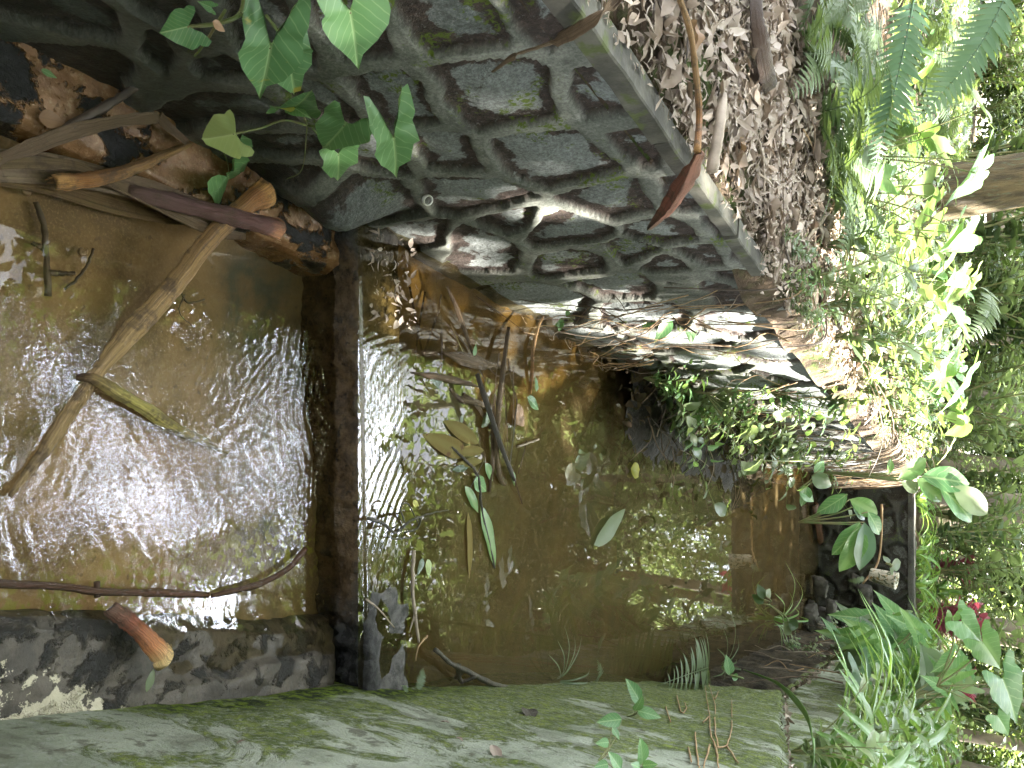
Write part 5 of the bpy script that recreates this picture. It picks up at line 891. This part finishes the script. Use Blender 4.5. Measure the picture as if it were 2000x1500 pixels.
slab_seed('small seedling in the middle of the mossy wall', (1238, 1500), [(1254, 1492, 1250, 1440), (1255, 1495, 1285, 1493), (1250, 1500, 1232, 1492)])
slab_seed('seedling high on the mossy wall', (1210, 1520), [(1212, 1505, 1188, 1468), (1188, 1492, 1160, 1498)])
strap_t = sheath('grass_blade', 'single long arching green grass blade over the step of the mossy wall', 'grass blade', [sl(1590, 1500, 1.03), sl(1588, 1440, 1.16), sl(1560, 1375, 1.2), sl(1510, 1330, 1.17), sl(1452, 1308, 1.08)], [.007, .010, .010, .008, .002], [.003] * 5, .002, 'stem')
strap_t.children[0].data.materials[0] = M['strap']
# pale roots crawling over the slab
t = empty('surface_root', sl(1400, 1455), 'pale branching root crawling across the mossy wall', 'roots')
for P in ([(1400, 1460), (1385, 1430), (1383, 1395), (1375, 1340)], [(1400, 1460), (1395, 1420), (1398, 1375), (1385, 1335)], [(1400, 1460), (1420, 1455), (1426, 1420), (1430, 1365)], [(1420, 1458), (1440, 1490)], [(1400, 1462), (1405, 1500)], [(1385, 1455), (1375, 1500)], [(1383, 1400), (1370, 1412)], [(1398, 1365), (1405, 1350)]):
    mb = MB(); tube(mb, [sl(x + (rh.random() - .5) * 6, y, 1.008) for x, y in P], .0028, .0016, 6, n=6, wob=.003); mb.build('root', M['root'], t)
for P, lb in (([(1322, 1358), (1330, 1390), (1340, 1385), (1338, 1372)], 'hooked pale rootlet near the wall foot'), ([(1300, 1380), (1310, 1410)], 'short straight pale rootlet on the mossy wall'), ([(1358, 1430), (1362, 1480), (1366, 1500)], 'pale rootlet left of the branching root'), ([(1345, 1460), (1350, 1488)], 'shortest pale rootlet on the mossy wall')):
    stick(lb, [sl(x, y, 1.008) for x, y in P], .0026, .002, 'root', 'rootlet', 'root', 'pale rootlets on the mossy wall')
def slab_leaf(x0, y0, x1, y1, m, lb, wid=1.0, z=1.012):
    b_ = sl(x0, y0, z); e = atdepth(x1, y1, np.dot(sl(x1, y1, z + .004) - CAM, FWD)) * .35 + atdepth(x1, y1, np.dot(b_ - CAM, FWD)) * .65; mb = MB(); add_leaf(mb, b_, e, rwn(b_[1]), 'ovate', wid, .35, .2, .1, seed=int(x0)); tag(mb.build('dead_leaf', m, origin=b_), lb, 'leaf', 'dead leaves on the mossy wall')
slab_leaf(962, 1455, 975, 1500, M['dead'], 'long pale dead leaf high on the mossy wall', .6); slab_leaf(1032, 1385, 1036, 1412, M['grey_stalk'], 'dark grey curled leaf on the moss', .9); slab_leaf(860, 1410, 880, 1412, M['dead'], 'pale crumpled leaf on the moss'); slab_leaf(890, 1440, 905, 1448, M['dead'], 'small tan leaf scrap on the moss'); slab_leaf(462, 1453, 480, 1445, M['dead'], 'tiny pink leaf on grey concrete')

# ferns and grass rooted at the foot of the right wall
single_frond(onrw(815, 1352, .01), onz(822, 1298, .16), 'small bright fern growing from the wall foot over the dry weir end', .6, FR, nrml=(-.5, -.3, 1)); single_frond(onrw(795, 1356, .01), onz(780, 1336, .16), 'tiny fern beside the small bright one', .6, FR, nrml=(-.5, -.3, 1), k=2)
single_frond(onz(1372, 1312, .16), onz(1315, 1250, .28), 'thin feathery frond leaning from the wall foot over the pond', .6, FR, nrml=(-.4, -.6, 1), k=1)
single_frond(onz(1160, 1330, .14), onz(1165, 1300, .20), 'small upright fern at the middle of the mossy wall foot', .6, FR, nrml=(-.4, -.6, 1), k=0)
strap(onz(1090, 1332, .12), 14, .20, 'grass tuft growing at the foot of the mossy wall', 'grass tufts at the mossy wall foot', 'fern', w=.35, cat='grass tuft', up=.5); strap(onz(1410, 1300, .2), 12, .3, 'grass tuft by the far foot of the mossy wall', 'grass tufts at the mossy wall foot', 'fern', w=.4, cat='grass tuft', up=.5)
px_leaves('seedling', 'seedling with one large leaf on the bare far part of the right wall', 'seedling', None, (1450, 1325, 4.0), [(1425, 1318, 1418, 1278, 3.95), (1430, 1320, 1442, 1325, 3.95)], 'arrow')
for k in range(26):
    y_ = xr.uniform(4.3, 8.6); h0 = xr.uniform(.3, 1.05); L = xr.uniform(.15, .5); n_w = rwn(y_); P = [np.array((XW(y_ + q * .02), y_ + q * L * xr.uniform(-.1, .1), max(.12, h0 - L * q / 3))) + n_w * (.03 + xr.uniform(0, .05)) for q in range(4)]
    stick('thin dead root hanging down the bare far foot of the right wall', P, .0045, .002, xr.choice(['root', 'root_dark', 'twig_pale']), 'hanging_root', 'root', 'roots hanging down the right wall')
for k in range(12):
    y_ = xr.uniform(4.6, 8.8); herb('herb', np.array((XW(y_), y_, xr.uniform(.3, .95))) + rwn(y_) * .03, xr.uniform(.4, .8), 'small herb rooted in the far face of the right wall', 'herb', 'herbs rooted in the far face of the right wall', HS, tilt=(0, xr.uniform(-.9, -.3)))
# plants standing in the pond
strap(onz(1512, 1210, PZ), 13, .42, 'grass like plant standing in the pond near the right wall', None, 'strap', w=.45, cat='water plant'); px_leaves('water_plant', 'leafy plant in the pond beside the grass like one', 'water plant', None, (1500, 1180, 5.4), [(1490, 1170, 1480, 1140, 5.3), (1495, 1165, 1505, 1150, 5.3), (1490, 1180, 1468, 1160, 5.3), (1530, 1215, 1545, 1240, 5.3), (1540, 1215, 1560, 1225, 5.3)], ['leaf_dark', 'leaf_bright'], wid=1.2)
# cup and rubble at the far corner
c = aty(1708, 1118, 8.55); h_ = .24; mb = MB(); K = 28; pr = [(.0, 0), (.062, 0), (.066, .01), (.084, h_), (.088, h_ + .004), (.086, h_ + .01), (.080, h_ + .004), (.062, .012), (0, .012)]; ax = nrm(np.array((.12, -.15, 1.0))); e1 = nrm(np.cross(ax, (0, 1, 0))); e2 = np.cross(ax, e1); base_ = aty(1704, 1122, 8.6); base_[2] = max(base_[2] - .02, .3)
mb.add([base_ + e1 * r * math.cos(2 * math.pi * i / K) + e2 * r * math.sin(2 * math.pi * i / K) + ax * z for i in range(K) for r, z in pr], [(i * 9 + j, ((i + 1) % K) * 9 + j, ((i + 1) % K) * 9 + j + 1, i * 9 + j + 1) for i in range(K) for j in range(8)]); tag(mb.build('paper_cup', M['cup'], origin=base_), 'patterned paper cup standing on rubble in the far corner', 'cup')
M['rubble'] = simple('rubble', (.03, .028, .024), (.10, .095, .08), 9, .85, .8, .01)
for k in range(12):
    x = rh.uniform(2.05, 2.6); y = rh.uniform(8.2, 9.1); z = PZ + max(0, (y - 8.1)) * .55 * rh.uniform(.2, 1) * sst(1.75, 2.3, x); r = rh.uniform(.03, .11); u = np.linspace(0, math.pi, 8); v = np.linspace(0, 2 * math.pi, 12, endpoint=False); V = []
    for i in u:
        for j in v: q = np.array((math.sin(i) * math.cos(j), math.sin(i) * math.sin(j), math.cos(i))); q = np.sign(q) * np.abs(q) ** .5; V.append(q * r * np.array((1.2, 1, .75)) * (1 + 1.3 * float(fbm(q[0] * 1.5 + k * 7, q[1] * 1.5 + q[2] * 2, k))))
    mb = MB(); mb.add(V, [(i * 12 + j, i * 12 + (j + 1) % 12, (i + 1) * 12 + (j + 1) % 12, (i + 1) * 12 + j) for i in range(7) for j in range(12)]); o = mb.build('stone', M['rubble']); o.location = (x, y, z); tag(o, 'loose grey stone in the rubble under the paper cup', 'stone', 'loose stones at the far corner')
sheath('driftwood', 'dark log lying at the far waterline below the end wall', 'log', [onz(x, y, PZ + .03) for x, y in ((1588, 985), (1592, 1015), (1600, 1060))], [.05, .06, .045], [-.02] * 3, .06, 'wet_stick')
stick('thin brown branch leaning on the dark end wall', [aty(1722, 985, 8.9), aty(1722, 1040, 8.9), aty(1714, 1100, 8.8), aty(1685, 1140, 8.6)], .012, .010, 'root', 'branch', 'branch')
single_frond(aty(1690, 1128, 8.4), aty(1655, 1140, 8.3), 'small fern by the paper cup', .6, FR, nrml=(0, -.7, .6)); px_leaves('water_plant', 'round leaved plant beside the paper cup', 'plant', None, (1730, 1100, 7.4), [(1735, 1100, 1725, 1085, 7.4), (1740, 1105, 1760, 1098, 7.4), (1738, 1108, 1745, 1120, 7.4)], 'leaf', wid=1.3)

# ---- garden beyond and background shrubs
def label_pos(x): return 'left of the trunks' if x < -.5 else 'between the trunks' if x < 3 else 'on the right'
for k, (x, y, sc) in enumerate([(2.9, 11.2, .75), (3.3, 12.0, .85), (2.6, 12.6, .7), (3.8, 11.3, .7)]):
    herb('red_shrub', (x, y, 1.02), sc, 'crimson leaved shrub in the garden beyond the end wall', 'shrub', 'crimson shrubs beyond the end wall', HR)
for k in range(90):
    y = rh.uniform(10, 24); x = rh.uniform(-.55 * y, .55 * y)
    a_ = np.dot(np.array((x, y, 0)) - LW0, LWD); b_ = -np.dot(np.array((x, y, 0)) - LW0, LWN)
    z = bank(a_, b_) if b_ > .2 else gz_right(x, y); herb('shrub', (x, y, float(z) - .02), rh.uniform(.5, 1.8), 'leafy shrub in the undergrowth ' + label_pos(x), 'shrub', 'undergrowth shrubs ' + label_pos(x), HD)
for k in range(40):
    x, y = rh.uniform(2.8, 7), rh.uniform(5.0, 11)
    if x < .9 + .2 * y + .7: continue
    herb('herb', (x, y, 1.02), rh.uniform(.7, 1.3), 'leafy herb among others on the right bank', 'herb', 'herbs on the right bank', HB)
for k in range(22):
    x = rh.uniform(.9, 3.4); y = rh.uniform(9.5, 11); strap((x, y, 1.02), 8, rh.uniform(.3, .5), 'low strap leaved plant in the garden bed behind the end wall', 'low plants in the bed behind the end wall')
# ground cover
n_ = 9000; a = NR.uniform(2.0, 14, n_); b_ = NR.uniform(.3, 8, n_); P = LW0 + a[:, None] * LWD - b_[:, None] * LWN; P[:, 2] = bank(a, b_) + NR.uniform(.02, .14, n_)
x2 = NR.uniform(0, 1, 5000); y2 = NR.uniform(9.6, 22, 5000); x2 = -.2 + .19 * y2 + x2 * 7; P2 = np.stack([x2, y2, gz_right(x2, y2) + NR.uniform(.02, .12, 5000)], -1); P = np.concatenate([P, P2]); n_ = len(P)
N = np.stack([NR.normal(0, .5, n_), NR.normal(0, .5, n_), np.ones(n_)], -1); N /= np.linalg.norm(N, axis=1, keepdims=True); V, F = leafcloud(P, N, NR.uniform(.05, .12, n_), NR, .4, .5); tag(cloud_obj('ground_cover', V, F, M['leaf'], None, NR.rand(n_)), kind='stuff')

# ---- trees
def trunk_mesh(r, h, seed, lean=0.0, flare=1.35, limbs=5):
    rg_ = np.random.RandomState(seed); mb = MB(); n = 24; z = np.r_[-.2, 0, .1, .3, np.linspace(.7, h, n)]; P = np.stack([lean * z + .08 * np.sin(z * .6 + seed), .06 * np.sin(z * .5 + seed * 2), z], -1); P -= np.array((P[1, 0], P[1, 1], 0))
    secs = []
    for zz in z:
        R = r * (1 + (flare - 1) * math.exp(-max(0, zz) / .3)) * (1 - .55 * max(0, zz) / h); th = np.arange(16) * 2 * math.pi / 16; secs.append(np.stack([R * (1 + .07 * np.sin(th * 3 + seed) + .06 * (rg_.rand(16) - .5)) * np.cos(th), R * (1 + .07 * np.sin(th * 3 + seed)) * np.sin(th)], -1))
    sweep(mb, P, secs, up=(0, 1, .05))
    for k in range(limbs):
        z0 = h * rg_.uniform(.45, .95); p_ = np.array([np.interp(z0, z, P[:, i]) for i in range(3)]); az = rg_.uniform(0, 6.28); L = h * rg_.uniform(.2, .38); tube(mb, [p_, p_ + np.array((math.cos(az) * L * .5, math.sin(az) * L * .5, L * .35)), p_ + np.array((math.cos(az) * L, math.sin(az) * L, L * .8))], r * .35, r * .08, 6)
    return mb
def crown_pts(rg_, n, c, rad, nc):
    cc = rg_.normal(size=(nc, 3)); cc /= np.linalg.norm(cc, axis=1, keepdims=True); cc = np.array(c) + cc * np.array(rad) * rg_.uniform(.35, 1, (nc, 1)) ** .6; i = rg_.randint(0, nc, n); return cc[i] + rg_.normal(size=(n, 3)) * np.array((.42, .42, .24)) * (np.array(rad).mean() / 2.4)
def crown_mesh(seed, c, rad, n, nc, S, m):
    rg_ = np.random.RandomState(seed); P = crown_pts(rg_, n, c, rad, nc); N = rg_.normal(size=(n, 3)) * .7 + np.array((0, 0, .8)); N /= np.linalg.norm(N, axis=1, keepdims=True); V, F = leafcloud(P, N, rg_.uniform(*S, n), rg_, .3, .45); o = cloud_obj('crown', V, F, M[m], None, rg_.rand(n)); me = o.data; bpy.data.objects.remove(o); return me
CR = [crown_mesh(1, (0, 0, 7.5), (2.4, 2.4, 3.6), 3300, 40, (.14, .26), 'leaf_bright'), crown_mesh(2, (.3, 0, 6.5), (2.8, 2.8, 3.2), 3300, 36, (.14, .26), 'leaf'), crown_mesh(3, (0, 0, 8.5), (2.6, 2.6, 4.4), 3800, 42, (.14, .24), 'leaf_bright')]
TR = [trunk_mesh(.15, 9, 3, .02), trunk_mesh(.13, 8, 5, -.03), trunk_mesh(.17, 11, 8, .03)]
TM = []
for k, q in enumerate(TR): o = q.build('trunk', M['bark_grey']); TM.append(o.data); bpy.data.objects.remove(o)
def tree(x, y, z, k, sc, rot, label, group): t = empty('tree', (x, y, z), label, 'tree', group); inst('trunk', TM[k], t, (0, 0, 0), (0, 0, rot), sc); inst('crown', CR[k], t, (0, 0, 0), (0, 0, rot), sc); return t
named = [(.36, 14, 0, 1.0, 'thin brown trunk standing alone beyond the sunny wall end'), (1.7, 18.5, 1, 1.0, 'slim grey trunk left of the crimson shrubs'), (2.05, 16, 0, .85, 'slender pale trunk just behind the crimson shrubs'), (3.6, 22, 2, 1.0, 'distant pale trunk right of the crimson shrubs'), (4.5, 17, 1, 1.05, 'grey trunk behind the right bank plants'), (5.9, 13.6, 0, .9, 'trunk at the lower right corner behind the strap leaves')]
for x, y, k, sc, lb in named: tree(x, y, float(gz_right(x, y)) - .05, k, sc, x * 3, lb, None)
for q, (x, y) in enumerate(((3.0, 21), (4.6, 24), (5.6, 20), (2.2, 26.5), (6.9, 25), (.9, 23), (7.5, 19), (4.0, 28))): tree(x, y, 1.0, q % 3, .8 + .04 * (q % 4), q * 1.3, 'leafy tree in the woods beyond the pond', 'trees of the woods beyond the pond')
for k in range(24):
    y = rh.uniform(17, 36); x = rh.uniform(-.75 * y, .8 * y); tree(x, y, 1.0 + (1.2 if x < -2 else 0), rh.randint(0, 2), rh.uniform(.75, 1.0) * (1 + .02 * (y - 17)), rh.uniform(0, 6.28), 'leafy tree in the woods beyond the pond', 'trees of the woods beyond the pond')
# the big trunk on the left bank, its low crown shading the ferns
p_ = aty(1772, 392, 7.1); a_ = np.dot(p_ - LW0, LWD); b_ = -np.dot(p_ - LW0, LWN); p_[2] = float(bank(a_, b_)) - .1
t = empty('big_tree', p_, 'thick brown tree trunk on the left bank, one side bright in the sun', 'tree'); o = trunk_mesh(.215, 8, 21, -.035, 1.25).build('trunk', M['bark']); o.parent = t
o = bpy.data.objects.new('crown', crown_mesh(9, (-1.2, -.6, 5.6), (2.4, 3.4, 1.5), 6500, 46, (.16, .3), 'leaf')); C.objects.link(o); o.parent = t
# shade trees towards the sun: the stream lies in their shadow, with a gap that lets the sun onto the far half of the tall wall
def sun_gap(gx, gy):
    a_ = (gx - LW0[0]) * LWD[0] + (gy - LW0[1]) * LWD[1]; b_ = -((gx - LW0[0]) * LWN[0] + (gy - LW0[1]) * LWN[1])
    w_ = fbm(gx * 1.1, gy * 1.1, 301) * 1.2
    return np.maximum(.5 * sst(-1.0, -.4, a_ + w_ * .5), sst(.6, 1.5, a_ + w_)) * sst(10, 8.5, a_ + w_) * sst(-1.0, -.5, b_ + w_ * .5) * sst(3.6, 2.6, b_ + w_)
rg_ = np.random.RandomState(77); n_ = 60000; ncl = 2200
gx = rg_.uniform(-2.6, 5, ncl); gy = rg_.uniform(-4, 15, ncl); hh = rg_.uniform(5.2, 9.5, ncl); gp = sun_gap(gx, gy); keep = rg_.rand(ncl) > gp * .97; gx, gy, hh = gx[keep], gy[keep], hh[keep]
cc = np.stack([gx, gy, np.full(len(gx), 1.05)], -1) + SDIR * (hh / SDIR[2])[:, None]; nb = 130; cc = np.concatenate([cc, np.stack([rg_.uniform(-1.8, 3.6, nb), rg_.uniform(3.2, 9.5, nb), rg_.uniform(6.5, 9.5, nb)], -1)]); i = rg_.randint(0, len(cc), n_); P = cc[i] + rg_.normal(size=(n_, 3)) * np.array((.30, .30, .16)); N = rg_.normal(size=(n_, 3)) * .7 + np.array((0, 0, .8)); N /= np.linalg.norm(N, axis=1, keepdims=True); S = rg_.uniform(.16, .30, n_)  # extra leaf clusters added into the sky opening to dim its mirror in the pool
trunks = np.array([(6.2, 3.0), (8.4, 6.0), (6.0, 9.5), (8.5, 12.5), (5.2, 15.0), (9.8, 2.0), (6.5, -1.5)]); ow = np.argmin(((P[:, None, :2] - trunks[None]) ** 2).sum(-1), 1)
for k, (x, y) in enumerate(trunks):
    s_ = ow == k; t = empty('shade_tree', (x, y, 1.0), 'tall tree on the right bank whose crown shades the stream', 'tree', 'shade trees on the right bank'); o = trunk_mesh(.17, 9.5, 40 + k, 0, limbs=7).build('trunk', M['bark_grey']); o.parent = t
    V, F = leafcloud(P[s_] - np.array((x, y, 1.0)), N[s_], S[s_], rg_, .3, .5); cloud_obj('crown', V, F, M['leaf'], t, rg_.rand(int(s_.sum())))

# mostly unseen forest placed to block skylight, left open ahead, sunward and leftward
BIG = [crown_mesh(31, (0, 0, 7.6), (3.0, 3.0, 1.7), 8000, 70, (.22, .38), 'leaf'), crown_mesh(32, (0, 0, 8.2), (3.2, 2.8, 1.9), 8000, 70, (.22, .38), 'leaf')]
gaps = []
for az in range(-10, 23, 4):
    for el in range(42, 67, 4):
        A_, E_ = R_(az), R_(el); d_ = np.array((math.sin(A_) * math.cos(E_), math.cos(A_) * math.cos(E_), math.sin(E_)))
        for o_ in ((-.1, .8, 0), (.3, 1.5, 0)): gaps.append((np.array(o_), d_))
for a_ in np.arange(1.8, 7, 1.0):
    for b_ in (-.4, .6, 1.5): q = LW0 + LWD * a_ - LWN * b_; q[2] = 1.05; gaps.append((q, SDIR))
for gx_ in np.arange(-15, 18, 4.0):
    for gy_ in np.arange(-13, 19, 4.0):
        x, y = gx_ + rh.uniform(-1, 1), gy_ + rh.uniform(-1, 1); s_ = rh.uniform(.85, 1.2); cc_ = np.array((x, y, 1 + 7.9 * s_)); bad = False
        for o_, d_ in gaps:
            v = cc_ - o_; t_ = np.dot(v, d_)
            if t_ > 0 and np.linalg.norm((v - d_ * t_) / np.array((1, 1, .75))) < 3.1 * s_: bad = True; break
        if bad or y > 10.5 or (x < -2.5 and -7 < y < 8) or (x > 5 and y > 7.5) or (y > 1.5 and abs(x - .1 * y) < .62 * y and y < 12 and x > -3): continue
        if math.hypot(x - .3, y - 2) < 2.2: continue
        t = empty('canopy_tree', (x, y, 1.0), 'tall tree whose crown closes the canopy over the stream', 'tree', 'trees closing the canopy overhead'); k = rh.randint(0, 1); r_ = rh.uniform(0, 6.28)
        inst('trunk', TM[k], t, (0, 0, 0), (0, 0, r_), s_ * 1.05); inst('crown', BIG[k], t, (0, 0, 0), (0, 0, r_), s_)
# dense thicket closing the view under the far crowns
TH = [crown_mesh(35, (0, 0, 1.6), (2.2, 1.6, 1.6), 5000, 60, (.14, .26), 'leaf_dark'), crown_mesh(36, (0, 0, 1.8), (2.0, 1.6, 1.8), 5000, 60, (.14, .26), 'leaf')]
for k in range(44):
    an = -62 + 124 * k / 43 + rh.uniform(-1, 1); r_ = rh.uniform(26, 33); x, y = r_ * math.sin(R_(an)), r_ * math.cos(R_(an)); t = empty('thicket', (x, y, 1.2 if x > -4 else 2.0), 'dense thicket closing the view under the far trees', 'bush', 'thickets at the back of the woods'); inst('foliage', TH[k % 2], t, (0, 0, 0), (0, 0, rh.uniform(0, 6)), rh.uniform(1.0, 1.5))
